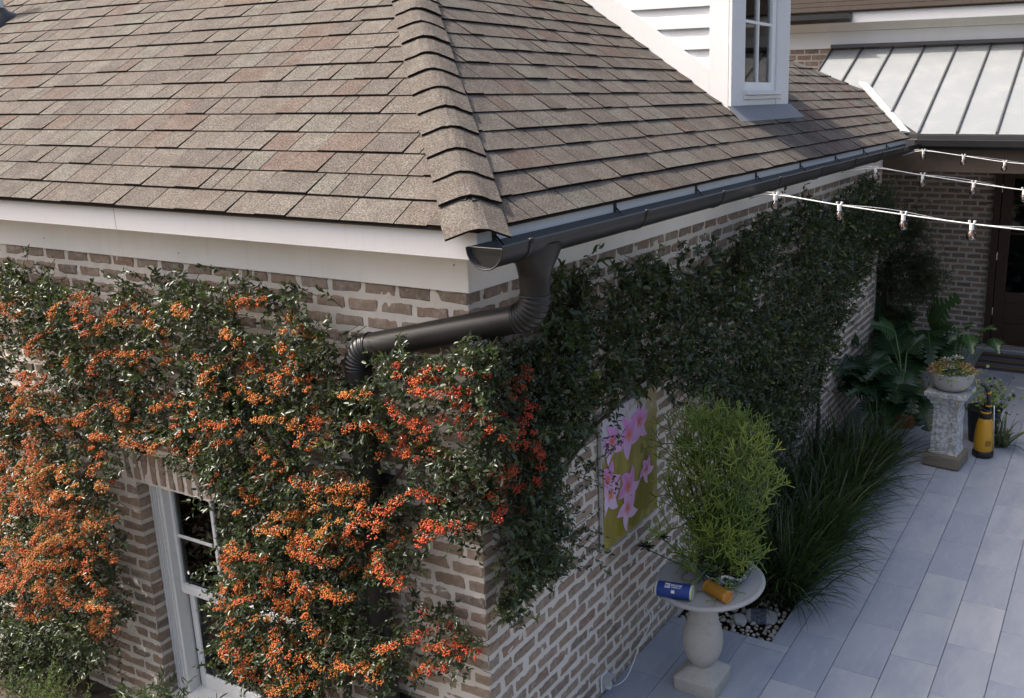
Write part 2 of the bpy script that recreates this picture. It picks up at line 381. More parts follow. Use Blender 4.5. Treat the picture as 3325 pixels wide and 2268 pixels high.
for t in range(5200):
    if len(placed) >= 260: break
    x = random.uniform(.05, BX - .02); y = BY0 + .015 + abs(random.gauss(0, .28)) if random.random() < .75 else random.uniform(BY0, 4.9)
    if y > 2.75: x = BX - abs(random.gauss(.02, .04)) - .02
    r = random.uniform(.011, .026)
    if any((x - a) ** 2 + (y - b) ** 2 < (.8 * (r + c)) ** 2 for a, b, c in placed): continue
    placed.append((x, y, r))
    o = link('pebble', random.choice(pm), bed); o.location = (x, y, -.052 + random.uniform(-.004, .008)); o.scale = (r * random.uniform(.9, 1.3), r, r * random.uniform(.55, .8)); o.rotation_euler = (random.uniform(-.4, .4), random.uniform(-.4, .4), random.uniform(0, 6.3))

# ------------------------------------------------------------------ the house
house = thing('brick_house', (0, 0, 0), 'brick house with brown shingle roof, white trim and a dormer', 'house')
CH, BL = .0843, .2107                                 # course height, brick pitch
Z0C = .725 - CH * 14                                  # a bed joint
WXL, WXR, WZB, WZT = -2.612, -1.25, -.17, 1.335       # window opening in the vine-covered wall
variants = []
for k in range(14):
    q = MB(); q.cr = k / 14.; q.box((-.5 * .191, 0, -.5 * .0655), (.5 * .191, .095, .5 * .0655), .0112, jit=.0044)
    me_o = q.build('brick', MAT['brick'], house); variants.append(me_o.data); bpy.data.objects.remove(me_o)
class Wall:
    def __init__(s, part, mat): s.part = part; s.list = []; s.mat = mat
    def brick(s, c, length, rz, vert=False, height=.066):
        """c: centre of the outer face"""
        mt = Matrix.Translation(c) @ Matrix.Rotation(rz + random.uniform(-.006, .006), 4, 'Z') @ Matrix.Rotation(random.uniform(-.008, .008) + (math.pi / 2 if vert else 0), 4, 'Y')
        sc = Matrix.Diagonal((length / .192, 1, height / .066, 1)); s.list.append((mt, sc, length))
def grid_sheet(name, P0, U, V_, nu, nv, nvec, amp, mat, hole=None, parent=house):
    u = np.linspace(0, 1, nu); v = np.linspace(0, 1, nv); uu, vv = np.meshgrid(u, v)
    P = np.array(P0) + uu.reshape(-1, 1) * np.array(U) + vv.reshape(-1, 1) * np.array(V_)
    d = (vnoise(P, 45, 3) - .5) * amp + (vnoise(P, 14, 5) - .5) * amp * 1.2
    P = P + d[:, None] * np.array(nvec); i, j = np.meshgrid(np.arange(nu - 1), np.arange(nv - 1)); a = (j * nu + i).ravel()
    Fq = np.stack([a, a + 1, a + nu + 1, a + nu], 1)
    if hole is not None: c = P[Fq].mean(1); Fq = Fq[~hole(c)]
    return arr_mesh(name, P, Fq, mat, parent, smooth=True)
# wall with the window (faces -y), wall along the patio (faces +x), wall under the porch
wa = grid_sheet('brick_wall', (-8, 0, -.35), (8, 0, 0), (0, 0, 3.12), 620, 240, (0, -1, 0), .0075, MAT['mortar'], lambda c: (c[:, 0] > WXL) & (c[:, 0] < WXR) & (c[:, 2] > WZB) & (c[:, 2] < WZT + .0))
wb = grid_sheet('brick_wall', (0, 0, -.1), (0, 7.72, 0), (0, 0, 2.87), 620, 230, (1, 0, 0), .0075, MAT['mortar'])
wc = grid_sheet('brick_wall', (-1.3, 10.75, -.1), (2.215, 0, 0), (0, 0, 2.95), 120, 150, (0, -1, 0), .005, MAT['mortar2'])
WA, WB, WC = Wall(wa, MAT['brick']), Wall(wb, MAT['brick']), Wall(wc, MAT['brick_dark'])
PR = .0045                                            # how far bricks stand proud
for k in range(0, 48):
    z = Z0C + CH * (k + .5) - CH * 6
    if z > 2.72 or z < -.32: continue
    odd = k % 2
    # corner: even courses a stretcher on the window wall, odd courses a header
    l0 = .196 if odd else .098
    WA.brick((PR - l0 / 2, -PR, z), l0, 0)
    x = -l0 - .014
    while x > -7.8:
        x1 = x - .196; L = .196; xa, xb = x1, x
        inz = WZB - .02 < z < WZT + .02
        soldier = WZT < z < WZT + .215 and xb > WXL - .12 and xa < WXR + .12
        if soldier:
            lo, hi = WXL - .10, WXR + .10
            if xa < lo: xb = min(xb, lo - .012)
            elif xb > hi: xa = max(xa, hi + .012)
            else: xb = xa
        elif inz and xb > WXL - .25 and xa < WXR:
            if xb > WXR: xa = max(xa, WXR + .0)
            else: xb = xa
        if xb - xa > .045 and not (inz and xb <= WXL and xa > WXL - .45 and not soldier): WA.brick(((xa + xb) / 2, -PR, z), xb - xa, 0)
        x -= BL
    if WZB - .02 < z < WZT + .02:                      # jamb bricks, alternately long and short
        xx = WXL + PR; L = .196 if odd else .098
        lim = None
        while xx > WXL - .43:
            WA.brick((xx - L / 2, -PR, z), L, 0); xx -= L + .014; L = .196
    if z > -.05 and z < 2.72:
        y = (.098 if odd else .196) + .014; y0 = 0
        if not odd: WB.brick((PR, .196 / 2 + .0, z), .196, math.pi / 2)
        while y < 7.7:
            y1 = min(y + .196, 7.715); WB.brick((PR, (y + y1) / 2, z), y1 - y, math.pi / 2); y += BL
        x = -1.3 + (.1 if odd else 0)
        while x < .90:
            x1 = min(x + .196, .905)
            if x1 - x > .04: WC.brick(((x + x1) / 2, 10.75 - PR, z), x1 - x, 0)
            x += BL
xx = WXL - .085
while xx < WXR + .1:                                   # soldier course over the window
    WA.brick((xx + .033, -PR, WZT + .108), .20, random.uniform(-.01, .01), True); xx += .0795
cand = []
for Wl in (WA, WB, WC):
    nv = np.array([1., 0, 0]) if Wl is WB else np.array([0, -1., 0])
    for i, (mt, sc, L) in enumerate(Wl.list):
        c = np.array(mt.translation); px = proj(c); d = CAM - c; dist = np.linalg.norm(d)
        ok = -20 < px[0] < 3345 and -20 < px[1] < 2288
        cov = vine_mask(np.array([px / K]))[0]
        poster = Wl is WB and 1.12 < c[1] < 1.79 and .98 < c[2] < 1.79
        area = L * .066 * abs(nv @ d) / dist ** 3
        cand.append((area * (.02 if (cov or poster) else 1) * (1 if ok else 1e-4), Wl, i))
cand.sort(key=lambda t: -t[0]); solo = {(id(t[1]), t[2]) for t in cand[:300]}
rest = {}
for Wl in (WA, WB, WC):
    Vs, Fs, Rs, n0 = [], [], [], 0
    vd = [(np.array([v.co[:] for v in me.vertices]), [list(p.vertices) for p in me.polygons], k / 14.) for k, me in enumerate(variants)]
    mb = MB()
    for i, (mt, sc, L) in enumerate(Wl.list):
        k = random.randrange(14)
        if (id(Wl), i) in solo:
            o = link('brick', variants[k], Wl.part); o.matrix_local = mt @ sc
            if Wl.mat is not MAT['brick']: o.material_slots[0].link = 'OBJECT'; o.material_slots[0].material = Wl.mat
        else:
            Mx = np.array(mt @ sc); P = vd[k][0] @ Mx[:3, :3].T + Mx[:3, 3]
            mb.add(P, vd[k][1], random.random())
    mb.build('brick_field', Wl.mat, Wl.part, kind='stuff', fix=False)
# wall returns so that the house is closed to the light
for lo, hi in (((-1.42, 7.735, -.1), (-.004, 7.83, 2.9)), ((-1.42, 7.84, -.1), (-1.31, 10.9, 2.9)), ((1.93, 10.72, -.1), (6, 10.85, 2.85))):
    m = MB(); m.box(lo, hi); m.build('brick_wall', MAT['mortar2'], house)

# ---- roof slopes
RM = .675; TH = math.atan(RM); CT, ST = math.cos(TH), math.sin(TH); RE, RZ = .285, 3.085
FA = (np.array([0, -RE, RZ]), np.array([1., 0, 0]), np.array([0, CT, ST]), np.array([0, -ST, CT]))
FB = (np.array([RE, 0, RZ]), np.array([0, 1., 0]), np.array([-CT, 0, ST]), np.array([ST, 0, CT]))
polyA = [(-8.5, -.03), (RE + .03 * CT, -.03), (RE - 3. , 3. / CT), (-8.5, 3. / CT)]
polyB = [(-RE - .03 * CT, -.03), (7.76, -.03), (8.72, .70 / CT), (4.78, 2.25 / CT), (-RE + 2.25, 2.25 / CT)]
def fr(Fm, u, v, n): return Fm[0] + Fm[1] * u + Fm[2] * v + Fm[3] * n
def clip(poly, cl):
    out = poly
    A = sum(cl[i][0] * cl[(i + 1) % len(cl)][1] - cl[(i + 1) % len(cl)][0] * cl[i][1] for i in range(len(cl)))
    for i in range(len(cl)):
        a, b = cl[i], cl[(i + 1) % len(cl)]; ins = lambda p: ((b[0] - a[0]) * (p[1] - a[1]) - (b[1] - a[1]) * (p[0] - a[0])) * (1 if A > 0 else -1)
        res = []
        for j in range(len(out)):
            p, q = out[j], out[(j + 1) % len(out)]; dp, dq = ins(p), ins(q)
            if dp >= 0: res.append(p)
            if dp * dq < 0: t = dp / (dp - dq); res.append((p[0] + (q[0] - p[0]) * t, p[1] + (q[1] - p[1]) * t))
        out = res
        if len(out) < 3: return []
    return out
EXPO = .153; sl = EXPO + .028
shm = []
for h in (.011, .0165):
    q = MB(); P = [(0, 0, 0), (1, 0, 0), (1, sl, 0), (0, sl, 0), (0, 0, h), (1, 0, h), (1, sl, .003), (0, sl, .003)]
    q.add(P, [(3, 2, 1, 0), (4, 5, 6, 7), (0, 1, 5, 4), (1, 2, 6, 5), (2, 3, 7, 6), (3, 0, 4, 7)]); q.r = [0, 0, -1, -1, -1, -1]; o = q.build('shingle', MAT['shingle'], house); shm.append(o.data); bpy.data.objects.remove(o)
tabs = []
for si, (Fm, poly, umin, umax) in enumerate(((FA, polyA, -8.4, .4), (FB, polyB, -.4, 8.8))):
    m = MB(); m.add([fr(Fm, u, v, -.004) for u, v in poly], [tuple(range(len(poly)))]); m.add([fr(Fm, u, v, -.012) for u, v in poly], [tuple(range(len(poly)))])
    part = m.build('roof_slope', MAT['felt'], house, fix=False)
    mb = MB()
    for k in range(0, 24):
        v0 = -.03 + EXPO * k; u = umin - random.random() * .2
        while u < umax:
            wd = random.choice((.09, .13, .16, .18, .2, .22, .24, .27, .3)) * random.uniform(.9, 1.1); g0 = .0034
            q = [(u + g0, v0 + random.uniform(-.002, .002)), (u + wd - g0, v0), (u + wd - g0, v0 + sl), (u + g0, v0 + sl)]
            c = clip(q, poly)
            if c:
                full = len(c) == 4 and abs(sum(c[i][0] * c[(i + 1) % 4][1] - c[(i + 1) % 4][0] * c[i][1] for i in range(4)) / 2) > .97 * (wd - 2 * g0) * sl
                h = random.random() < .45
                tabs.append((si, part, mb, Fm, c, full, u + g0, v0, wd - 2 * g0, h, k))
            u += wd
def tab_rank(t):
    if not t[5]: return 0
    P = fr(t[3], t[6] + t[8] / 2, t[7] + .08, 0); px = proj(P)
    if not (-10 < px[0] < 3335 and -10 < px[1] < 2270): return 0
    if t[0] == 1 and 3.7 < P[1] < 6.5 and P[0] < -.24: return 0
    return t[8] * abs(t[3][3] @ nrm(CAM - P)) / np.linalg.norm(CAM - P) ** 2
rk = sorted(range(len(tabs)), key=lambda i: -tab_rank(tabs[i]))[:300]; rks = set(rk)
for i, (si, part, mb, Fm, c, full, u, v, wd, h, k) in enumerate(tabs):
    R_ = np.eye(4); R_[:3, 0] = Fm[1]; R_[:3, 1] = Fm[2]; R_[:3, 2] = Fm[3] 
    if np.linalg.det(R_[:3, :3]) < 0: R_[:3, 0] *= -1
    if i in rks:
        if si == 0: R_[:3, 3] = fr(Fm, u, v, .004 * (k > 0)); 
        else:  R_[:3, 3] = fr(Fm, u + wd, v, .004 * (k > 0)) if (R_[:3, 0] @ Fm[1]) < 0 else fr(Fm, u, v, .004 * (k > 0))
        o = link('shingle', shm[h], part); o.matrix_local = Matrix(R_.tolist()) @ Matrix.Diagonal((wd, 1, 1, 1))
    else:
        hh = .0165 if h else .011; top = [fr(Fm, a, b, .004 * (k > 0) + hh + (.003 - hh) * max(0, min(1, (b - v) / sl))) for a, b in c]; bot = [fr(Fm, a, b, .002) for a, b in c]; n = len(c)
        mb.add(top + bot, [tuple(range(n)), tuple(range(n, 2 * n))[::-1]] + [], random.random())
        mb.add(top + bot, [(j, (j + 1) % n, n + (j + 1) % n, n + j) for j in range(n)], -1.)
done = set()
for t in tabs:
    if id(t[2]) not in done: done.add(id(t[2])); t[2].build('shingle_field', MAT['shingle'], t[1], kind='stuff', fix=False)
# hip caps
hdir = nrm(np.array([-1, 1, RM])); wA = nrm(np.cross(FA[3], hdir)); wA = wA if wA[0] < 0 else -wA
wB = nrm(np.cross(FB[3], hdir)); wB = wB if wB[1] > 0 else -wB
nH = nrm(FA[3] + FB[3]); hip0 = np.array([RE, -RE, RZ])
mt_cap = MAT['shingle']
for k in range(0, 17):
    d0 = -.012 + .132 * k - (.02 if k == 0 else 0); m = MB(); rings = []
    base0 = hip0 + np.array([-1, 1, RM]) * (d0 + random.uniform(-.006, .006)) + wA * random.uniform(-.006, .006)
    for t, lift in ((0, .040 if k else .036), (.12, .033 if k else .028), (.30, .020)):
        b0 = base0 + hdir * t; top, bot = [], []
        for s_ in (-.142, -.09, -.045, -.018, 0, .018, .045, .09, .142):
            wv = wA * -s_ if s_ < 0 else wB * s_; drop = .011 * math.exp(-(s_ / .022) ** 2)
            pt = b0 + wv + nH * (lift - drop) + np.array([0, 0, random.uniform(-.0022, .0022)])
            top.append(pt); bot.append(pt - nH * .010)
        rings.append(top + bot[::-1])
    m.loft(rings, random.random() * .12 + .02, cap=False); m.add(rings[0], [list(range(18))], -1.); m.add(rings[-1], [list(range(18))], -1.); m.build('ridge_cap', MAT['cap'], house, smooth=False)
# eave trim
def boxpart(name, mat, *bs, parent=house, ch=.003, label=None):
    m = MB()
    for lo, hi in bs: m.box(lo, hi, ch)
    return m.build(name, mat, parent, label=label)
boxpart('drip_edge', MAT['drip'], ((-8, -.302, 3.058), (.292, -.268, 3.070)), ch=0); boxpart('drip_edge', MAT['drip'], ((.268, -.30, 3.058), (.300, 7.75, 3.070)), ch=0)
boxpart('fascia_board', MAT['paint'], ((-8, -.272, 2.94), (.272, -.247, 3.0575))); boxpart('fascia_board', MAT['paint'], ((.2475, -.2465, 2.94), (.2725, 7.72, 3.0575)))
boxpart('soffit', MAT['cream'], ((-8, -.2465, 2.955), (.247, -.001, 2.965)), ((.001, -.0005, 2.955), (.247, 7.7, 2.965)), ch=0)
boxpart('frieze_board', MAT['cream'], ((-8, -.024, 2.737), (.0235, -.0005, 2.954))); boxpart('frieze_board', MAT['cream'], ((.0005, -.0003, 2.737), (.024, 7.72, 2.954)))
boxpart('attic_wall', MAT['dark'], ((-8, .02, 2.74), (-.02, .06, 3.2)), ((-.06, .06, 2.74), (-.02, 9, 3.2)), ch=0)
for x in (-2.02, -4.9): boxpart('board_joint', MAT['drip'], ((x, -.2726, 2.945), (x + .0022, -.2715, 3.052)), ch=0)
m = MB()
for x, z in ((-2.53, 2.905), (-1.33, 2.90), (-.42, 2.925), (-.05, 2.86), (-3.1, 2.80), (-1.9, 2.79)): m.tube([(x, -.0236, z), (x, -.0248, z)], .004, 8)
m.build('nail_heads', MAT['drip'], house, kind='stuff')
# ---- half-round gutter
GX, GZ, GR = .372, 3.012, .084
def arc(r, a0, a1, n, y, cx=GX, cz=GZ): return [(cx + r * math.cos(a), y, cz + r * math.sin(a)) for a in np.linspace(a0, a1, n)]
prof = lambda y: arc(GR, math.pi, 2 * math.pi, 19, y) + [(GX + GR + .004, y, GZ + .008), (GX + GR - .002, y, GZ + .014), (GX + GR - .009, y, GZ + .008)]
m = MB(); m.loft([prof(y) for y in np.linspace(-.36, 7.6, 12)], cap=False, closed=False)
gut = m.build('gutter', MAT['gutter'], house, smooth=True, auto=50)
m = MB(); m.loft([arc(GR - .004, math.pi, 2 * math.pi, 19, y) for y in np.linspace(-.358, 7.6, 12)], cap=False, closed=False); m.build('gutter_lining', MAT['gutter_in'], gut, smooth=True)
m = MB(); m.add(arc(GR - .002, math.pi, 2 * math.pi, 21, -.345) + arc(GR - .002, math.pi, 2 * math.pi, 21, -.343), [list(range(21)), list(range(21, 42))[::-1]])
m.tube([(p[0], p[1], p[2]) for p in arc(GR + .001, math.pi, 2 * math.pi, 25, -.36)], .0042, 6); m.tube([(GX - GR, -.352, GZ), (GX + GR, -.352, GZ)], .0028, 6)
m.build('end_cap', MAT['gutter'], gut, smooth=True, auto=40)
for y in (-.16, .865, 1.868, 2.878, 3.857, 4.836, 5.8, 6.75):
    m = MB(); r0, r1 = GR + .0015, GR + .005
    m.loft([arc(r, math.pi * 1.02, 2 * math.pi, 15, yy) for r, yy in ((r0, y - .014), (r1, y - .012), (r1, y + .012), (r0, y + .014))], cap=False, closed=False)
    m.box((GX + GR - .008, y - .013, GZ + .004), (GX + GR + .009, y + .013, GZ + .018), .003)
    m.box((.2735, y - .013, 2.945), (.279, y + .013, 3.055), .001); m.tube([(.281, y, 3.03), (GX - .02, y, GZ - .045), (GX + GR - .01, y, GZ + .004)], .005, 5)
    m.build('bracket', MAT['gutter'], gut, smooth=True, auto=40)
# outlet funnel and downspout
m = MB(); rings = []; OY = .01
for t, z in ((0, 2.985), (.15, 2.955), (.4, 2.92), (.7, 2.875), (.92, 2.85), (1, 2.842), (1, 2.80)):
    ax = .155 * (1 - t) + .068 * t; bx = .0855 * (1 - t) + .068 * t; s_ = t * t * (3 - 2 * t); ax = .155 + (.068 - .155) * s_; oy = OY * (1 - s_) + -.015 * s_
    rings.append([(GX - .004 * s_ + bx * math.cos(a), oy + ax * math.sin(a), z) for a in np.linspace(0, 2 * math.pi, 28, endpoint=False)])
m.loft(rings, cap=False); m.build('outlet', MAT['gutter'], gut, smooth=True, auto=40)
def arc_path(p0, p1, p2, r, n=22):
    """rounded corner at p1"""
    p0, p1, p2 = map(lambda q: np.array(q, float), (p0, p1, p2)); a = nrm(p0 - p1); b = nrm(p2 - p1)
    ang = math.acos(np.clip(a @ b, -1, 1)); d = r / math.tan(ang / 2); c = p1 + nrm(a + b) * r / math.sin(ang / 2)
    s0, s1 = p1 + a * d - c, p1 + b * d - c; om = math.acos(np.clip(s0 @ s1 / r / r, -1, 1))
    return [c + (s0 * math.sin((1 - t) * om) + s1 * math.sin(t * om)) / math.sin(om) for t in np.linspace(0, 1, n)]
DR = .064; A0 = (GX - .004, -.015, 2.80); A1 = (GX - .004, -.015, 2.672); A2 = (-.594, -.103, 2.432); A3 = (-.594, -.103, -.29)
e1 = arc_path(A0, A1, A2, .12, 41); e2 = arc_path(A1, A2, A3, .12, 41)
corr = lambda n: [DR + .003 + .0035 * math.sin(i * 2 * math.pi / 5) for i in range(n)]
m = MB(); m.tube([e1[-1], e2[0]], DR, 24, cap=False); m.tube([np.array(A0) + (0, 0, .03), e1[0]], DR + .001, 24, cap=False); m.tube([e2[-1], A3], DR, 24, cap=False)
dsp = m.build('downspout', MAT['gutter'], house, smooth=True)
for e_ in (e1, e2): q = MB(); q.tube(e_, corr(len(e_)), 24, cap=False); q.build('elbow', MAT['gutter'], dsp, smooth=True)
for z in (1.75, .5):
    q = MB(); q.tube([(-.594, -.103, z - .02), (-.594, -.103, z + .02)], DR + .004, 24); q.box((-.68, -.045, z - .02), (-.508, .002, z + .02), .003); q.build('strap', MAT['gutter'], dsp, smooth=True, auto=40)
# ---- dormer
DX, DY0, DY1, DZ = -.235, 3.705, 5.025, 4.95
m = MB(); m.box((-3.2, DY0 + .012, 3.35), (DX - .062, DY1 - .012, DZ)); 
dor = m.build('dormer', MAT['paint'], house)
for z in np.arange(3.602 - .158 * 2, 5, .1585):
    m = MB(); P = [(-3.1, DY0 - .014, z), (DX - .19, DY0 - .014, z), (DX - .19, DY0 + .006, z + .172), (-3.1, DY0 + .006, z + .172), (-3.1, DY0 + .011, z), (DX - .19, DY0 + .011, z), (DX - .19, DY0 + .011, z + .172), (-3.1, DY0 + .011, z + .172)]
    m.add(P, [(0, 1, 2, 3), (5, 4, 7, 6), (0, 4, 5, 1), (3, 2, 6, 7), (0, 3, 7, 4), (1, 5, 6, 2)]); m.build('clapboard', MAT['paint'], dor)
    m = MB(); m.box((-3.1, DY0 - .021, z - .004), (DX - .19, DY0 - .0145, z + .012), .002); m.build('clapboard_bead', MAT['paint'], dor)
def rz_(x): return RZ + RM * (RE - x)
q = [(-3.1, DY0 - .026, rz_(-3.1) + .012), (DX - .188, DY0 - .026, rz_(DX - .188) + .012), (DX - .188, DY0 - .026, rz_(DX - .188) + .205), (-3.1, DY0 - .026, rz_(-3.1) + .205)]
m = MB(); m.prism(q, (0, .034, 0)); m.build('rake_board', MAT['paint'], dor)
boxpart('corner_board', MAT['paint'], ((DX - .186, DY0 - .028, 3.40), (DX - .026, DY0 + .011, DZ)), parent=dor)
boxpart('corner_board', MAT['paint'], ((DX - .0255, DY0 - .0275, 3.40), (DX, 3.958, DZ)), parent=dor); boxpart('corner_board', MAT['paint'], ((DX - .0255, 4.722, 3.40), (DX, DY1 + .02, DZ)), parent=dor)
boxpart('front_panel', MAT['paint'], ((DX - .026, 3.9585, 3.40), (DX - .006, 4.7215, 3.533)), parent=dor, ch=.001); boxpart('window_sill', MAT['paint'], ((DX - .03, 3.935, 3.534), (DX + .012, 4.825, 3.566)), ((DX - .03, 3.945, 3.567), (DX + .03, 4.80, 3.600)), parent=dor)
boxpart('dormer_roof', MAT['felt'], ((-3.2, DY0 - .16, DZ + .001), (DX + .16, DY1 + .18, DZ + .09)), parent=dor)
WX = DX - .03
boxpart('sash', MAT['sash'], ((WX - .03, 3.9590, 3.6005), (WX + .012, 4.006, 4.92)), ((WX - .03, 4.633, 3.6005), (WX + .012, 4.721, 4.92)), ((WX - .03, 4.0065, 3.6005), (WX + .0118, 4.6325, 3.668)), parent=dor, ch=.002)
boxpart('muntin', MAT['sash'], ((WX - .02, 4.308, 3.6685), (WX + .006, 4.331, 4.92)), *[((WX - .02, 4.0065, z), (WX + .005, 4.307, z + .022)) for z in (4.126, 4.606)], *[((WX - .02, 4.332, z), (WX + .005, 4.6325, z + .022)) for z in (4.126, 4.606)], parent=dor, ch=.002)
for ya, yb in ((4.0065, 4.307), (4.332, 4.6325)):
    for za, zb in ((3.6685, 4.1255), (4.1485, 4.6055), (4.6285, 4.92)):
        m = MB(); m.box((WX - .016, ya, za), (WX - .012, yb, zb)); m.build('pane', MAT['glass'], dor)
m = MB(); m.box((WX - .0315, 3.975, 3.61), (WX - .0305, 4.72, 4.93)); m.build('reflection_sheet', MAT['paint'], dor)  # pale sheet added behind the panes, coloured to stand in for their reflections
m = MB()
Vq = [(DX + .002, 3.60, rz_(DX) + .05), (DX + .002, 5.10, rz_(DX) + .05), (DX + .13, 5.12, rz_(DX + .13) + .023), (DX + .13, 3.58, rz_(DX + .13) + .023)]
m.add(Vq + [(a, b, c - .006) for a, b, c in Vq], [(0, 1, 2, 3), (7, 6, 5, 4), (0, 3, 7, 4), (1, 5, 6, 2), (3, 2, 6, 7), (0, 4, 5, 1)]); m.build('flashing', MAT['flash'], dor)
# ---- vent pipe on the left slope
vp = ony(-6, 62, 1.36); vb = np.array([vp[0], 1.36, RZ + RM * (1.36 + RE)])
m = MB(); m.tube([vb - (0, 0, .05), vb + (0, 0, .55)], .055, 20); vent = m.build('vent_pipe', MAT['paint'], house, smooth=True, auto=40)
m = MB(); m.loft([[vb + np.array([r * math.cos(a), r * math.sin(a) * 1.0, r * math.sin(a) * RM * (1 - t) + .008 + t * .12 - .02 * (1 - t)]) for a in np.linspace(0, 2 * math.pi, 20, endpoint=False)] for r, t in ((.15, .1), (.14, .35), (.085, .75), (.062, 1.))]); m.build('pipe_boot', MAT['black'], vent, smooth=True, auto=40)
# ---- porch: standing seam roof, gutter, beam, ceiling
PM, PY, PZ = .475, 7.70, 3.118
pz = lambda y, o=0: PZ + PM * (y - PY) + o
vx = lambda y: .27 - (y - 7.72) * .70                   # valley line against the shingles
m = MB(); yv = 9.88; m.add([(vx(PY) - .02, PY, pz(PY, -.012)), (4.2, PY, pz(PY, -.012)), (4.2, yv, pz(yv, -.012)), (-1.24, yv, pz(yv, -.012)), (-1.24, 8.8, pz(8.8, -.012)), (-.49, 8.8, pz(8.8, -.012))], [(0, 1, 2, 3, 4, 5)])
por = m.build('porch_roof', MAT['felt'], house, fix=False)
sx = .405; sp = .412; xs = [vx(yv) - .33 + .0] 
seams = [sx + sp * (k - 5) for k in range(0, 16)]
for k, xs_ in enumerate(seams[:-1]):
    x0, x1 = xs_ + .006, xs_ + sp - .006
    if x0 < -1.3: continue
    def ylow(x): return PY if x >= vx(PY) else min(7.72 + (.27 - x) / .70, 8.80)
    y0, y1 = ylow(x0), ylow(x1)
    if min(y0, y1) >= yv: continue
    y0, y1 = min(y0, yv), min(y1, yv)
    m = MB(); n_ = 6; rows = []
    for t in np.linspace(0, 1, 9):
        rows.append([(x0 + (x1 - x0) * s_, (y0 + (y1 - y0) * s_) * (1 - t) + yv * t, pz((y0 + (y1 - y0) * s_) * (1 - t) + yv * t) + random.uniform(-.0012, .0012)) for s_ in np.linspace(0, 1, n_)])
    m.loft(rows, cap=False, closed=False); m.build('metal_panel', MAT['galv'], por, smooth=True)
    ys = ylow(xs_)
    if ys < yv - .05:
        m = MB(); a = np.array([xs_, ys - .002, pz(ys)]); b = np.array([xs_, yv, pz(yv)])
        m.loft([[p + np.array(o) for o in ((-.011, 0, -.01), (.011, 0, -.01), (.009, 0, .028), (-.009, 0, .028))] for p in (a, b)]); m.build('seam', MAT['seam'], por)
m = MB(); a = np.array([.29, 7.69, pz(7.69) + .01]); b = np.array([-.50, 8.80, pz(8.80) + .045])
m.loft([[p + np.array(o) for o in ((-.07, -.03, .03), (.02, .04, .012), (.02, .04, .0), (-.07, -.03, .0))] for p in (a, b)]); m.build('valley_flashing', MAT['flashw'], por)
boxpart('ridge_flashing', MAT['seam'], ((-1.25, yv - .07, pz(yv) + .012), (4.2, yv + .01, pz(yv) + .06)), parent=por)
m = MB(); pr = lambda x: [(x, 7.69, 3.10), (x, 7.69, 2.985), (x, 7.655, 2.955), (x, 7.59, 2.955), (x, 7.56, 2.99), (x, 7.555, 3.055), (x, 7.575, 3.06), (x, 7.60, 3.00), (x, 7.66, 2.99), (x, 7.68, 3.10)]
m.loft([pr(.40), pr(4.2)]); pg_ = m.build('porch_gutter', MAT['gutter'], house);
boxpart('gutter_apron', MAT['seam'], ((.30, 7.691, 3.062), (4.2, 7.702, 3.114)), parent=pg_, ch=0)
boxpart('porch_beam', MAT['beam'], ((.03, 7.705, 2.70), (4.2, 7.85, 2.952))); boxpart('porch_ceiling', MAT['beam'], ((-1.3, 7.86, 2.86), (4.2, 10.9, 2.90)), ch=0)
# ---- storey behind the porch roof
UY = 9.9
m = grid_sheet('brick_wall', (-3.2, UY, 3.2), (7.5, 0, 0), (0, 0, .97), 90, 30, (0, -1, 0), .004, MAT['mortar2'])
uw = m; q = MB()
for k in range(7):
    x = -2.9 + (.1 if k % 2 else 0)
    while x < -.6:
        q.cr = random.random(); q.box((x, UY - .005, 3.60 + CH * k), (x + .196, UY + .05, 3.60 + CH * k + .066), .006, jit=.002); x += BL
q.build('brick_field', MAT['brick_dark'], uw, kind='stuff')
boxpart('trim_board', MAT['paint'], ((-3.2, UY - .03, 4.165), (4.3, UY + .02, 4.382)), label='lower white board above the porch roof'); boxpart('trim_board', MAT['cream'], ((-3.2, UY - .018, 4.385), (4.3, UY + .02, 4.60)))
boxpart('fascia_board', MAT['paint'], ((-3.2, UY - .33, 4.47), (4.3, UY - .30, 4.605))); boxpart('soffit', MAT['cream'], ((-3.2, UY - .299, 4.575), (4.3, UY + .02, 4.585)), ch=0)
m = MB(); ur = [(-3.2, UY - .37, 4.612), (4.3, UY - .37, 4.612), (4.3, UY + 2, 5.9), (-3.2, UY + 2, 5.9)]; m.add(ur + [(a, b, c - .01) for a, b, c in ur], [(0, 1, 2, 3), (7, 6, 5, 4), (0, 4, 5, 1)]); ups = m.build('roof_slope', MAT['felt'], house)
q = MB()
for k in range(7):
    x = -3.2
    while x < 4.3:
        wd = random.uniform(.1, .3); yb = UY - .38 + .128 * k; zb = 4.618 + .128 * k * .545; q.cr = random.random()
        q.add([(x, yb, zb + .012), (x + wd - .003, yb, zb + .012), (x + wd - .003, yb + .15, zb + .086), (x, yb + .15, zb + .086), (x, yb, zb), (x + wd - .003, yb, zb)], [(0, 1, 2, 3), (4, 5, 1, 0)]); x += wd
q.build('shingle_field', M_simple('dark shingle', (.05, .04, .034), .95, 0, .1, .5, 60), ups, kind='stuff', fix=False)
m = MB(); pr = lambda x: [(x, UY - .335, 4.60), (x, UY - .335, 4.50), (x, UY - .38, 4.475), (x, UY - .44, 4.475), (x, UY - .475, 4.52), (x, UY - .475, 4.585), (x, UY - .45, 4.585), (x, UY - .44, 4.52), (x, UY - .36, 4.52), (x, UY - .345, 4.60)]
m.loft([pr(-3.2), pr(-.90)]); m.build('upper_gutter', MAT['gutter'], house)
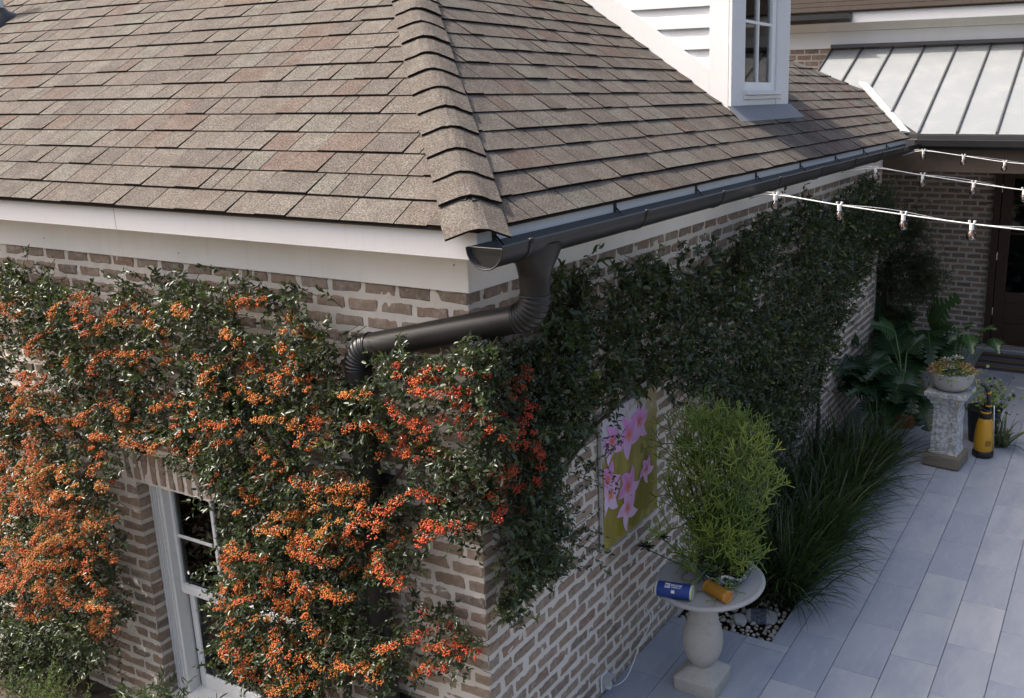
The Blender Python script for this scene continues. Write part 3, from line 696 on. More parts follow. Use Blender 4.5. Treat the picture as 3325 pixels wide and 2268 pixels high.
# ---- sash window in the vine-covered wall
m = MB(); m.box((WXL + .002, .075, WZB + .02), (WXL + .123, .16, WZT)); m.box((WXR - .12, .075, WZB + .02), (WXR - .002, .16, WZT)); m.box((WXL + .124, .085, WZT - .035), (WXR - .121, .16, WZT))
win = m.build('window', MAT['casing'], house)
for i, (a, b) in enumerate(((.018, .03), (.043, .054), (.064, .072), (.084, .097))): boxpart('casing_bead', MAT['casing'], ((WXL + a, .068, WZB + .03), (WXL + b, .0745, WZT - .002)), parent=win, ch=.003)
SX0, SX1 = WXL + .124, WXR - .121; NP = 3; gx0, gx1 = SX0 + .028, SX1 - .028; pw = (gx1 - gx0 - .024 * (NP - 1)) / NP
Us = .112
boxpart('upper_sash', MAT['sash'], ((SX0, Us, .572), (gx0, Us + .035, 1.299)), ((gx1, Us, .572), (SX1, Us + .035, 1.299)), ((gx0 + .0005, Us + .001, 1.262), (gx1 - .0005, Us + .034, 1.298)), ((gx0 + .0005, Us - .012, .573), (gx1 - .0005, Us + .034, .630)), parent=win, ch=.002)
boxpart('muntin', MAT['sash'], *[((gx0 + pw * (i + 1) + .024 * i, Us + .006, .6305), (gx0 + (pw + .024) * (i + 1), Us + .028, 1.2615)) for i in range(NP - 1)], *[((gx0 + (pw + .024) * i + .0005, Us + .007, .944), (gx0 + (pw + .024) * i + pw - .0005, Us + .027, .963)) for i in range(NP)], parent=win, ch=.002)
for i in range(NP):
    for za, zb in ((.6305, .9435), (.9635, 1.2615)):
        m = MB(); m.box((gx0 + (pw + .024) * i, Us + .016, za), (gx0 + (pw + .024) * i + pw, Us + .019, zb)); m.build('pane', MAT['glass'], win)
Ls = .150
boxpart('lower_sash', MAT['sash'], ((SX0 + .014, Ls, -.13), (SX0 + .062, Ls + .03, .571)), ((SX1 - .05, Ls, -.13), (SX1, Ls + .03, .571)), ((SX0 + .0625, Ls - .001, -.13), (SX1 - .0505, Ls + .029, -.035)), parent=win, ch=.002)
boxpart('jamb_track', MAT['drip'], ((SX0 + .001, Ls + .005, -.13), (SX0 + .0135, Ls + .03, .571)), parent=win, ch=0)
m = MB(); m.box((SX0 + .0625, Ls + .012, -.0345), (SX1 - .0505, Ls + .015, .5715)); m.build('pane', MAT['glass'], win)
m = MB(); P = [(WXL + .0025, -.03, -.165), (WXR - .0025, -.03, -.165), (WXR - .0025, .185, -.128), (WXL + .0025, .185, -.128)]; m.add(P + [(a, b, -.21) for a, b, c in P], [(0, 1, 2, 3), (7, 6, 5, 4), (0, 4, 5, 1), (1, 5, 6, 2), (2, 6, 7, 3), (3, 7, 4, 0)]); m.build('sill', MAT['sash'], win)
m = MB(); nb = 60; rows = []
for z in np.linspace(-.12, 1.30, 3): rows.append([(WXL + .14 + .30 * t, .215 + .015 * math.sin(t * 40) + .008 * math.sin(t * 97), z) for t in np.linspace(0, 1, nb)])
m.loft(rows, cap=False, closed=False); m.build('curtain', MAT['curtain'], win, smooth=True)
m = MB(); a, b = (WXL - .3, .30, -.3), (WXR + .4, 1.9, 1.7); m.box(a, b); rm = m.build('room', MAT['dark'], win); me = rm.data
bm = bmesh.new(); bm.from_mesh(me)
for f in list(bm.faces):
    if f.calc_center_median().y < .31: bm.faces.remove(f)
bm.to_mesh(me); bm.free()
boxpart('reveal', MAT['mortar'], ((WXL - .03, .006, WZB), (WXL - .0015, .20, WZT + .0)), ((WXL, .004, WZT + .0005), (WXR, .20, WZT + .03)), ((WXR + .0015, .006, WZB), (WXR + .03, .2, WZT)), parent=win, ch=0)
# ---- porch door
m = MB(); m.box((.915, 10.66, .02), (1.005, 10.80, 2.68)); m.box((1.006, 10.66, 2.59), (2.0, 10.8, 2.68)); m.box((1.911, 10.66, .02), (2.0, 10.8, 2.589))
door = m.build('door', MAT['wood'], house)
boxpart('door_leaf', MAT['wood'], ((1.012, 10.70, .03), (1.155, 10.745, 2.58)), ((1.76, 10.70, .03), (1.905, 10.745, 2.58)), ((1.1555, 10.701, .03), (1.7595, 10.744, .34)), ((1.1555, 10.715, .3405), (1.7595, 10.735, .64)), ((1.1555, 10.701, .6405), (1.7595, 10.744, .80)), ((1.1555, 10.701, 2.40), (1.7595, 10.744, 2.58)), ((1.1555, 10.705, 1.62), (1.7595, 10.74, 1.645)), ((1.1555, 10.705, 2.02), (1.7595, 10.74, 2.045)), parent=door, ch=.004)
for za, zb in ((.8005, 1.6195), (1.6455, 2.0195), (2.0455, 2.3995)):
    m = MB(); m.box((1.1555, 10.722, za), (1.7595, 10.726, zb)); m.build('pane', MAT['glass'], door)
for z in (.45, 1.25, 2.2): m = MB(); m.tube([(1.008, 10.695, z), (1.008, 10.695, z + .11)], .008, 8); m.build('hinge', MAT['steel'], door)
m = MB(); m.box((.95, 10.81, 0), (2.0, 12.5, 2.7)); rm = m.build('room', MAT['dark'], door); bm = bmesh.new(); bm.from_mesh(rm.data)
for f in list(bm.faces):
    if f.calc_center_median().y < 10.82: bm.faces.remove(f)
bm.to_mesh(rm.data); bm.free()
boxpart('threshold', MAT['slab'], ((.80, 10.42, .0), (2.2, 10.655, .028)), parent=door, ch=.006)

# ------------------------------------------------------------------ plants: leaf and berry builders
def leaf_quads(base, d, up, L, Wd, fold=.35):
    """folded 6-point leaves; base,d,up (n,3), L,Wd (n,)"""
    d = nrm(d); side = nrm(np.cross(d, up)); nn = np.cross(side, d); L = L[:, None]; Wd = Wd[:, None] * .5
    droop = -nn * L * .10
    P = np.stack([base, base + d * L * .33 + side * Wd + nn * Wd * fold, base + d * L * .70 + side * Wd * .82 + nn * Wd * fold * .8, base + d * L + droop,
                  base + d * L * .70 - side * Wd * .82 + nn * Wd * fold * .8, base + d * L * .33 - side * Wd + nn * Wd * fold], 1)
    n = len(base); o = np.arange(n)[:, None] * 6
    Fq = np.concatenate([o + np.array([0, 1, 2, 3]), o + np.array([0, 3, 4, 5])], 1).reshape(-1, 4)
    return P.reshape(-1, 3), Fq
class Leaves:
    def __init__(s): s.V = []; s.F = []; s.R = []; s.n = 0
    def add(s, base, d, up, L, Wd, r, fold=.35):
        V, Fq = leaf_quads(base, d, up, L, Wd, fold); s.V.append(V); s.F.append(Fq + s.n); s.R.append(np.repeat(r, 2)); s.n += len(V)
    def build(s, name, mat, parent, kind='stuff', label=None): return arr_mesh(name, np.concatenate(s.V), np.concatenate(s.F), mat, parent, True, np.concatenate(s.R), kind, label=label)
ico = None
def berries(name, C, rad, r, parent, mat):
    bm = bmesh.new(); bmesh.ops.create_icosphere(bm, subdivisions=1, radius=1); bm.verts.ensure_lookup_table()
    v = np.array([x.co[:] for x in bm.verts]); f = np.array([[q.index for q in p.verts] for p in bm.faces]); bm.free()
    n = len(C); V = (C[:, None, :] + v[None] * rad[:, None, None]).reshape(-1, 3); Fq = (np.arange(n)[:, None, None] * len(v) + f[None]).reshape(-1, 3)
    return arr_mesh(name, V, Fq, mat, parent, True, np.repeat(r, len(f)), 'stuff')
def sticks(name, A, B, rad, parent, mat, bend=None):
    """thin three-sided twigs from A to B"""
    d = nrm(B - A); ref = np.where(np.abs(d[:, 2:3]) < .9, np.array([[0, 0, 1.]]), np.array([[1., 0, 0]])); U = nrm(np.cross(d, ref)); Wv = np.cross(d, U); n = len(A); P = []
    Mid = (A + B) / 2 + (bend if bend is not None else 0)
    for c, s_ in ((A, 1.), (Mid, .8), (B, .5)):
        for k in range(3):
            a = 2 * math.pi * k / 3; P.append(c + (U * math.cos(a) + Wv * math.sin(a)) * (rad[:, None] * s_))
    V = np.stack(P, 1).reshape(-1, 3); o = np.arange(n)[:, None, None] * 9
    f = np.array([(i * 3 + k, i * 3 + (k + 1) % 3, (i + 1) * 3 + (k + 1) % 3, (i + 1) * 3 + k) for i in range(2) for k in range(3)])
    return arr_mesh(name, V, (o + f[None]).reshape(-1, 4), mat, parent, True, None, 'stuff')
def rand_dirs(n): return nrm(rng.normal(size=(n, 3)))
def climber(lv, tw, region, ex, wall, lo, hi, n, depth, leaf, noise_t, lateral=1., up=.1, nl=14, slen=(.07, .17), seed=1, keep_ex=.06, stems=True):
    """fills a region of a wall with leafy shoots. wall: 'A' (faces -y) or 'B' (faces +x)"""
    nv = np.array([0, -1., 0]) if wall == 'A' else np.array([1., 0, 0]); tv = np.array([1., 0, 0]) if wall == 'A' else np.array([0, 1., 0])
    a = rng.uniform(lo[0], hi[0], n * 6); z = rng.uniform(lo[1], hi[1], n * 6)
    clump = vnoise(np.stack([a, z, a * 0], 1), 4.5, seed); dd = depth[0] + (depth[1] - depth[0]) * np.clip(rng.random(n * 6) ** 1.3 * .55 + clump * .6, 0, 1)
    P = tv * a[:, None] + np.array([0, 0, 1.]) * z[:, None] + nv * dd[:, None]
    px = proj(P) / K; px = px + np.stack([vnoise(P, 11, seed + 20) - .5, vnoise(P, 11, seed + 21) - .5], 1) * 62; ok = np.zeros(len(P), bool)
    for q in region: ok |= in_poly(px, q)
    for q in ex: ok &= ~(in_poly(px, q) & (rng.random(len(P)) > keep_ex))
    ok &= (vnoise(P * np.array([1, 1, .5]), 6.5, seed + 3) * .62 + vnoise(P, 19, seed + 4) * .38 + rng.random(len(P)) * .22) > noise_t
    if wall == 'A': ok &= rng.random(len(P)) < np.clip((2.80 - P[:, 2]) / .22, .35, 1)
    P = P[ok][:n]; m_ = len(P)
    D = nrm(nv * rng.uniform(.1, 1., (m_, 1)) + tv * rng.normal(0, lateral, (m_, 1)) + np.array([0, 0, 1.]) * rng.normal(up, .55, (m_, 1)))
    SL = rng.uniform(*slen, m_); E_ = P + D * SL[:, None]
    if stems: tw.append((P - D * .05, E_, rng.uniform(.0012, .0022, m_)))
    t = (np.arange(nl)[None] + rng.random((m_, nl))) / nl
    B_ = P[:, None] + D[:, None] * (SL[:, None] * t)[..., None] + np.array([0, 0, -1.]) * (.02 * t ** 2)[..., None]
    B_ = B_.reshape(-1, 3); Dr = np.repeat(D, nl, 0)
    ld_ = nrm(Dr * .55 + rand_dirs(len(B_)) * .9 + nv * .15); upv = nrm(nv * .6 + np.array([0, 0, .7]) + rand_dirs(len(B_)) * .75)
    L = rng.uniform(*leaf, len(B_)); shade = np.clip(np.repeat(rng.beta(1.6, 2.2, m_), nl) * .75 + rng.random(len(B_)) * .3 - .03, 0, 1)
    young = np.repeat(rng.random(m_) < .035, nl); shade = np.where(young, .93 + .07 * rng.random(len(B_)), shade * .92)
    lv.add(B_, ld_, upv, L, L * rng.uniform(.36, .48, len(B_)), shade)
    return P, D
def branches(lv, tw, bc, region, ex, wall, lo, hi, n, depth, leaf, red, seed, nc=(3, 9), drop=.35):
    """arching berry branches: clusters of berries in rows with leaves round them"""
    nv = np.array([0, -1., 0]) if wall == 'A' else np.array([1., 0, 0]); tv = np.array([1., 0, 0]) if wall == 'A' else np.array([0, 1., 0]); made = 0
    for t in range(n * 5):
        if made >= n: break
        a = random.uniform(lo[0], hi[0]); z = random.uniform(lo[1], hi[1]); d0 = random.uniform(*depth)
        P = tv * a + np.array([0, 0, z]) + nv * d0; px = proj(P)[None] / K
        if not any(in_poly(px, q)[0] for q in region) or any(in_poly(px, q)[0] for q in ex): continue
        if vnoise(P[None], 3.2, seed)[0] < drop: continue
        made += 1; k = random.randint(*nc); sg = random.choice((-1, 1)); L = .036 * k
        dr = nrm(tv * sg * random.uniform(.5, 1.) + np.array([0, 0, random.uniform(-.55, .35)]) + nv * random.uniform(0, .35))
        ts = np.linspace(0, 1, k); path = P + dr * (ts * L)[:, None] + np.array([0, 0, -1.]) * (.12 * L * (2 * ts) ** 2 * .6)[:, None] + nv * (.25 * L * np.sin(ts * 3))[:, None]
        tw.append((path[:-1] - nv * .02, path[1:] - nv * .02, np.full(k - 1, .002)))
        hue = random.random()
        for c in path:
            pc = proj(c)[None] / K
            if not any(in_poly(pc, q)[0] for q in region) or any(in_poly(pc, q)[0] for q in ex): continue
            nb = random.randint(16, 44); rr = random.uniform(.016, .031)
            o = rng.normal(size=(nb, 3)); o = nrm(o) * (rng.random((nb, 1)) ** .4); o = o * rr * np.array([1.25, 1.25, .7]); o = o + nv * .02
            o[:, 2] += .35 * np.abs(o @ nv) * -1
            rd = np.clip(red(c) * .55 + hue * .42 + rng.normal(0, .17, nb), 0, 1)
            bc.append((c + o, rng.uniform(.0030, .0052, nb), rd))
            nl = random.randint(5, 9); B_ = c + rng.normal(0, .02, (nl, 3)) - nv * .005; Ls = rng.uniform(*leaf, nl)
            lv.add(B_, nrm(rand_dirs(nl) + nv * .6 + np.array([0, 0, .2])), nrm(nv + np.array([0, 0, .6]) + rand_dirs(nl) * .6), Ls, Ls * .42, np.clip(rng.beta(1.6, 2, nl), 0, .9))
def cat(tw): return [np.concatenate([t[i] for t in tw]) for i in range(3)]
def wood(paths, parent, name='stem'):
    for pth, r0, r1 in paths:
        m = MB(); n = len(pth); m.tube(pth, list(np.linspace(r0, r1, n)), 7); m.build(name, MAT['stem'], parent, smooth=True)
def wig(a, b, n=9, amp=.03):
    a, b = np.array(a, float), np.array(b, float); o = np.cumsum(rng.normal(0, amp, (n, 3)), 0); o -= np.linspace(0, 1, n)[:, None] * o[-1] + (1 - np.linspace(0, 1, n))[:, None] * o[0]
    return [a + (b - a) * t + o[i] * np.array([1, .3, 1]) for i, t in enumerate(np.linspace(0, 1, n))]
def cut(poly, xmin=None, xmax=None):
    """part of an outline left or right of a vertical line on the view"""
    big = 5000; bx = [(xmin if xmin is not None else -big, -big), (xmax if xmax is not None else big, -big), (xmax if xmax is not None else big, big), (xmin if xmin is not None else -big, big)]
    return clip(poly, bx)
redA = lambda c: float(np.clip((c[0] + .55) * 1.6, 0, 1))
# firethorn left of the window
lv, tw, bc = Leaves(), [], []
t1 = thing('firethorn_shrub', (-3.3, -.12, -.30), 'firethorn with orange berries trained on the brick wall left of the window', 'shrub', 'firethorns trained on the sunny wall')
RG = [cut(VA_IN[0], None, 430)]
climber(lv, tw, RG, VA_EX, 'A', (-4.9, -.3), (-1.6, 2.8), 2150, (.02, .26), (.022, .038), .50, 1., .12, 13, seed=2)
climber(lv, tw, [[(-30, 1390), (130, 1400), (230, 1430), (270, 1470), (200, 1510), (120, 1560), (-30, 1580)]], [], 'A', (-4.9, -.3), (-2.5, 1.0), 300, (.1, .4), (.024, .036), .25, 1., .2, 14, seed=8)
branches(lv, tw, bc, [cut(cut(VA_IN[0], None, 430), None, 430)], VA_EX + [[(-50, 1390), (150, 1420), (300, 1470), (300, 1600), (-50, 1600)]], 'A', (-4.9, -.1), (-1.6, 2.72), 190, (.08, .28), (.019, .031), redA, 11, (2, 6), drop=.26)
branches(lv, tw, bc, [[(0, 1040), (230, 1030), (270, 1250), (285, 1300), (280, 1440), (230, 1430), (130, 1340), (0, 1340)]], [], 'A', (-4.7, -.1), (-2.5, 2), 62, (.2, .38), (.019, .031), redA, 12, drop=.2)
lv.build('foliage', MAT['leafA'], t1); sticks('twigs', *cat(tw), t1, MAT['stem']); C_, r_, h_ = cat(bc); berries('berries', C_, r_, h_, t1, MAT['berry'])
wood([(wig((-3.3, -.12, -.30), (-3.2, -.06, 1.5)), .022, .012), (wig((-3.22, -.07, 1.1), (-2.3, -.06, 2.3)), .012, .004), (wig((-3.24, -.07, 1.0), (-4.3, -.06, 2.4)), .012, .004)], t1)
# firethorn between the window and the corner
lv, tw, bc = Leaves(), [], []
t2 = thing('firethorn_shrub', (-.95, -.1, -.30), 'firethorn heavy with orange-red berries wrapping the house corner round the downspout', 'shrub', 'firethorns trained on the sunny wall')
RG = [cut(VA_IN[0], 430, None)]
PIPE = [[(755, 725), (930, 690), (1200, 670), (1200, 770), (930, 815), (885, 830), (870, 890), (770, 890)]]
climber(lv, tw, RG, VA_EX + PIPE, 'A', (-2.7, -.3), (.28, 2.8), 2500, (.02, .27), (.022, .038), .495, 1., .12, 13, seed=3)
climber(lv, tw, [[(1060, 780), (1170, 780), (1240, 820), (1240, 960), (1220, 1090), (1170, 1170), (1090, 1190), (1120, 1000)]], VA_EX, 'B', (-.3, .8), (.55, 2.65), 650, (.0, .2), (.019, .031), .3, 1., .1, 13, seed=4)
branches(lv, tw, bc, [cut(VA_IN[0], 430, None)], VA_EX + PIPE + [[(850, 780), (1200, 780), (1130, 1000), (1020, 1050), (880, 960)]], 'A', (-2.3, -.2), (.22, 2.68), 195, (.10, .32), (.019, .031), redA, 13, (2, 6), drop=.25)
branches(lv, tw, bc, [[(900, 790), (1200, 790), (1230, 960), (1130, 1030), (1020, 1060), (880, 960)]], VA_EX, 'A', (-.9, .9), (.25, 2.5), 40, (.12, .26), (.019, .031), redA, 14, (2, 5), drop=.1)
branches(lv, tw, bc, [[(1095, 800), (1200, 810), (1215, 960), (1220, 1080), (1180, 1160), (1080, 1180), (1150, 1000)], [(1040, 1430), (1085, 1430), (1085, 1480), (1040, 1480)]], [], 'B', (-.15, .5), (.45, 2.4), 40, (.06, .2), (.019, .031), lambda c: 1., 15, (2, 5), drop=.0)
# loose shoots under the eave, over the pipe and across the bare corner
for reg, cnt in (([(735, 690), (800, 690), (890, 715), (840, 735), (740, 740)], 34), ([(600, 620), (760, 640), (850, 690), (945, 695), (945, 712), (840, 712), (720, 670)], 60), ([(800, 890), (860, 870), (900, 890), (860, 980), (800, 980)], 45), ([(1000, 1230), (1050, 1215), (1060, 1400), (1010, 1390)], 40), ([(480, 1080), (540, 1080), (540, 1300), (490, 1300)], 40), ([(400, 590), (450, 590), (440, 620), (400, 620)], 10)):
    climber(lv, tw, [reg], [], 'A', (-2.8, -.2), (.1, 2.75), cnt, (.05, .26), (.02, .033), .2, 1.2, .0, 13, (.09, .2), seed=6)
lv.build('foliage', MAT['leafA'], t2); sticks('twigs', *cat(tw), t2, MAT['stem']); C_, r_, h_ = cat(bc); berries('berries', C_, r_, h_, t2, MAT['berry'])
wood([(wig((-.95, -.1, -.30), (-.85, -.09, 1.3)), .026, .016), (wig((-.86, -.09, 1.2), (-1.6, -.06, 2.3)), .014, .004), (wig((-.85, -.09, 1.25), (-.1, -.08, 2.2)), .014, .004), (wig((-.9, -.1, .6), (-1.15, -.07, 2.2)), .014, .005)], t2)
# dark climber on the patio wall
lv, tw = Leaves(), []
t3 = thing('wall_climber', (.06, 3.4, -.07), 'dark green climbing shrub covering the shaded brick wall above the flower print', 'climber')
climber(lv, tw, VB_IN, [], 'B', (0, .4), (7.8, 2.74), 3000, (.02, .27), (.022, .058), .485, 1., .1, 13, (.07, .2), seed=5)
climber(lv, tw, [cut(VB_IN[0], None, 1330)], [], 'B', (-.05, .3), (1.2, 2.7), 750, (.02, .15), (.02, .033), .42, 1., .1, 13, (.06, .15), seed=7)
climber(lv, tw, [[(1270, 1060), (1370, 1000), (1360, 1060), (1330, 1160), (1350, 1240), (1330, 1300), (1270, 1290)], [(1365, 1000), (1410, 1010), (1420, 1080), (1390, 1090)]], [], 'B', (.1, .5), (2., 2.2), 60, (.03, .12), (.02, .03), .2, 1.2, 0, 12, (.1, .2), seed=9)
climber(lv, tw, [[(1600, 870), (1800, 900), (1790, 1060), (1740, 1100), (1650, 980)]], [], 'B', (1.5, .4), (5.5, 1.8), 420, (.02, .25), (.024, .042), .3, 1., 0, 12, seed=10)
lv.build('foliage', MAT['leafB'], t3); sticks('twigs', *cat(tw), t3, MAT['stem'])
wood([(wig((.05, .5, 1.6), (.06, 2.6, 2.3)), .012, .005), (wig((.06, 3.4, -.07), (.06, 3.2, 1.9)), .02, .01), (wig((.06, 5.2, -.07), (.06, 5.4, 2.0)), .02, .008)], t3)

# ------------------------------------------------------------------ plants by the left wall foot
def tuft_bush(t, centres, n, leaf, width, mat, up=.8, nl=18, slen=(.08, .2), name='foliage'):
    lv, tw = Leaves(), []
    for (c, r) in centres:
        m_ = n; P = np.array(c) + rng.normal(0, 1, (m_, 3)) * np.array(r) * .55; P[:, 2] = np.maximum(P[:, 2], c[2] - r[2] * .6)
        D = nrm(rand_dirs(m_) * .8 + np.array([0, 0, up])); SL = rng.uniform(*slen, m_); tw.append((P - D * .06, P + D * SL[:, None], rng.uniform(.0015, .003, m_)))
        tt = (np.arange(nl)[None] + rng.random((m_, nl))) / nl; B_ = (P[:, None] + D[:, None] * (SL[:, None] * tt)[..., None]).reshape(-1, 3); Dr = np.repeat(D, nl, 0)
        L = rng.uniform(*leaf, len(B_)); lv.add(B_, nrm(Dr * .8 + rand_dirs(len(B_))), nrm(rand_dirs(len(B_)) * .6 + np.array([0, -.4, .8])), L, L * width, np.clip(np.repeat(rng.beta(2, 2, m_), nl) + rng.normal(0, .08, len(B_)), 0, 1), .2)
    lv.build(name, mat, t); sticks('twigs', *cat(tw), t, MAT['stem'])
LF_pod = M_leaf('plum yew leaf', [(0, (.02, .035, .015)), (.6, (.04, .075, .025)), (1, (.10, .16, .04))], .4, .2)
LF_fern = M_leaf('foxtail leaf', [(0, (.03, .06, .015)), (.5, (.07, .13, .03)), (1, (.14, .22, .06))], .5, .35)
c = ony(365 * K, 1545 * K, -.22); t = thing('plum_yew', (c[0], -.25, -.3), 'dark narrow-leaved shrub in front of the window casing foot', 'shrub')
tuft_bush(t, [((c[0], -.22, -.05), (.16, .12, .16)), ((c[0] + .22, -.30, -.08), (.14, .1, .16)), ((c[0] - .18, -.32, -.16), (.16, .1, .12))], 34, (.045, .075), .13, LF_pod, .9, 16)
c = ony(120 * K, 1560 * K, -.75); t = thing('foxtail_fern', (c[0], -.75, -.3), 'bright green feathery fern in the lower left corner', 'fern')
tuft_bush(t, [((c[0], -.75, -.12), (.24, .16, .14)), ((c[0] + .45, -.72, -.2), (.22, .14, .12)), ((c[0] - .42, -.6, -.02), (.24, .16, .16)), ((c[0] + .8, -.7, -.25), (.2, .12, .08))], 130, (.014, .03), .12, LF_fern, 1., 26, (.1, .24))
t = thing('grassy_plant', (c[0] + .5, -.55, -.3), 'pale blue-green grassy tuft between the fern and the dark shrub', 'plant')
tuft_bush(t, [((c[0] + .62, -.52, -.17), (.2, .1, .06)), ((c[0] + 1.0, -.55, -.2), (.18, .1, .06))], 40, (.05, .1), .08, M_leaf('grassy leaf', [(0, (.05, .09, .04)), (1, (.16, .24, .12))], .5, .3), 1., 12, (.03, .08))

# ------------------------------------------------------------------ patio plants
def blades(t, bases, n, L, mat, width=.009, lean=np.array([.35, -.1, 1.]), spread=.55, seg=7, name='blades', curl=(.5, 1.3)):
    V, Fq, R_ = [], [], []; k = 0
    for b in bases:
        for i in range(n):
            d = nrm(lean + rng.normal(0, spread, 3) * np.array([1, 1, .25])); d[2] = abs(d[2]); ln = random.uniform(*L); p = np.array(b) + rng.normal(0, .035, 3) * np.array([1, 1, .1]); side = nrm(np.cross(d, [0, 0, 1.]) + rng.normal(0, .15, 3)); cu = random.uniform(*curl); r0 = random.random()
            for s_ in range(seg + 1):
                tt = s_ / seg; wd = width * (1 - tt ** 2.2) * .5 * (.6 + .8 * min(1, tt * 4)) + .0006
                V += [p + side * wd, p - side * wd]
                if s_: a = k + 2 * (s_ - 1); Fq.append((a, a + 1, a + 3, a + 2)); R_.append(r0)
                d = nrm(d + np.array([0, 0, -1.]) * cu * tt * .34); p = p + d * ln / seg; p[2] = max(p[2], b[2] + .012)
            k += 2 * (seg + 1)
    return arr_mesh(name, np.array(V), np.array(Fq), mat, t, True, np.array(R_), 'stuff')
LF_grass = M_leaf('lilyturf blade', [(0, (.012, .024, .010)), (.6, (.024, .045, .016)), (.9, (.05, .085, .025)), (1, (.12, .13, .06))], .42, .2)
gi = 0
words = ('nearest lilyturf clump leaning over the patio beside the pebbles', 'second lilyturf clump from the pebbles', 'third lilyturf clump from the pebbles', 'fourth lilyturf clump from the pebbles', 'fifth lilyturf clump from the pebbles', 'sixth lilyturf clump from the pebbles, nearest the pedestal')
for j, (y, label) in enumerate(zip((2.66, 3.12, 3.62, 4.15, 4.7, 5.3), words)):
    t = thing('grass_clump', (.45, y, -.06), label, 'grass clump', 'lilyturf clumps in the planting bed')
    bs = [(x, y + random.uniform(-.2, .2), -.06) for x in (.12, .28, .42, .54, .62, .66)]
    blades(t, bs, 92, (.42, .88), LF_grass, .0105, np.array([.30, -.14, 1.]), .40, 7, curl=(.35, 1.5))
m = MB()
# ---- cut-leaf philodendrons
LF_phil = M_leaf('philodendron leaf', [(0, (.012, .032, .014)), (.6, (.02, .055, .02)), (1, (.045, .10, .03))], .34, .2)
def cut_leaf(name, parent, base, tip, wid, mat, up=(0, -.3, 1.), lobes=9, deep=.72, r=.5, whole=False):
    base, tip = np.array(base, float), np.array(tip, float); L = np.linalg.norm(tip - base); d = (tip - base) / L; sd_ = nrm(np.cross(d, up)); nn = np.cross(sd_, d)
    prof = lambda t: (math.sin(min(1, t * 1.15 + .18) * math.pi * .93) ** .8) * wid * .5
    V, Fq, R_ = [], [], []
    mid = lambda t: base + d * L * t + nn * L * (.10 * math.sin(t * 2.6) - .12 * t * t)
    for s_ in (-1, 1):
        for i in range(lobes):
            t0, t1 = i / lobes, (i + 1) / lobes; tm = (t0 + t1) / 2; wv = max(prof(tm), .02); sw = .28 * (1.1 - tm)
            inner = 1 - deep if not whole else .96
            def pt(t, w_): return mid(min(1, max(-.15, t + sw * w_ / max(wid, .01) * .9))) + sd_ * s_ * w_ + nn * (.35 * w_ - .9 * w_ * w_ / max(wid, .01)) 
            n = len(V); jj = random.uniform(.85, 1.1)
            V += [mid(t0), mid(t1), pt(t0, wv * inner), pt(t1, wv * inner), pt(t0 + .3 / lobes, wv * .72 * jj), pt(t1 - .12 / lobes, wv * .72 * jj), pt(tm + .1 / lobes, wv * jj)]
            Fq += [(n, n + 1, n + 3, n + 2), (n + 2, n + 3, n + 5, n + 4)]; R_ += [r, r]
            V.append(pt(tm + .25 / lobes, wv * jj * .97)); Fq.append((n + 4, n + 5, n + 7, n + 6)); R_.append(r)
    o = arr_mesh(name, np.array(V), np.array(Fq), mat, parent, True, np.array(R_))
    m = MB(); m.tube([mid(t) - nn * .001 for t in np.linspace(0, .97, 8)], list(np.linspace(.006, .0015, 8)), 5); m.build('midrib', LF_rib, o, smooth=True)
    return o
LF_rib = M_simple('leaf midrib', (.09, .16, .05), .5)
q2 = lambda x, y: (2700 + x * .2713, 900 + y * .2713)
def phil(t, crown, specs):
    for (b, tp, yb, yt, wd, r, whole) in specs:
        B_ = ony(*q2(*b), yb); T_ = ony(*q2(*tp), yt); cut_leaf('leaf', t, B_, T_, wd, LF_phil, nrm(np.array([.15, -.55, .8])), 7 if whole else 9, .70, r, whole)
        m = MB(); c_ = np.array(crown); mid = (c_ + B_) / 2 + np.array([0, 0, .08]); m.tube([c_, mid, B_], [.011, .009, .006], 6); m.build('petiole', LF_rib, t, smooth=True)
pp = (.60, 6.75, 0)
t = thing('potted_philodendron', pp, 'cut-leaf philodendron in a terracotta pot behind the lilyturf', 'potted plant')
m = MB(); m.lathe([(.13, 0), (.15, .02), (.20, .30), (.215, .32), (.225, .33), (.225, .375), (.205, .38), (.19, .34), (.0, .335)], pp, 32); m.build('pot', MAT['terra'], t, smooth=True, auto=40)
phil(t, (.60, 6.75, .36), [((870, 1130), (820, 1540), 6.45, 6.05, .44, .55, False), ((300, 1050), (-120, 1045), 6.5, 6.25, .40, .25, False), ((760, 650), (480, 560), 6.9, 6.7, .36, .75, False), ((640, 900), (420, 1150), 6.7, 6.4, .36, .15, False), ((900, 900), (1120, 700), 7.0, 7.1, .3, .3, False), ((330, 800), (80, 640), 6.9, 6.7, .34, .1, False), ((560, 1150), (330, 1330), 6.5, 6.2, .36, .2, False)])
def extra_leaves(t, crown, n, zr, Lr, az, wd):
    for i in range(n):
        a = random.uniform(*az); el = random.uniform(.15, 1.1); R0 = random.uniform(.25, .5); c_ = np.array(crown); B_ = c_ + np.array([math.cos(a) * math.cos(el), math.sin(a) * math.cos(el), math.sin(el)]) * R0 + np.array([0, 0, .05])
        d = nrm(np.array([math.cos(a), math.sin(a), random.uniform(-.5, .35)])); L = random.uniform(*Lr); B_[0] = max(B_[0], .12); T_ = B_ + d * L; T_[0] = max(T_[0], .06)
        cut_leaf('leaf', t, B_, T_, L * wd, LF_phil, nrm(np.array([.1, -.3, .9])), 9, .70, random.random() * .5)
        m = MB(); m.tube([c_, (c_ + B_) / 2 + np.array([0, 0, .07]), B_], [.011, .009, .006], 6); m.build('petiole', LF_rib, t, smooth=True)
extra_leaves(t, (.60, 6.62, .30), 9, 0, (.38, .5), (3.9, 5.4), .9)
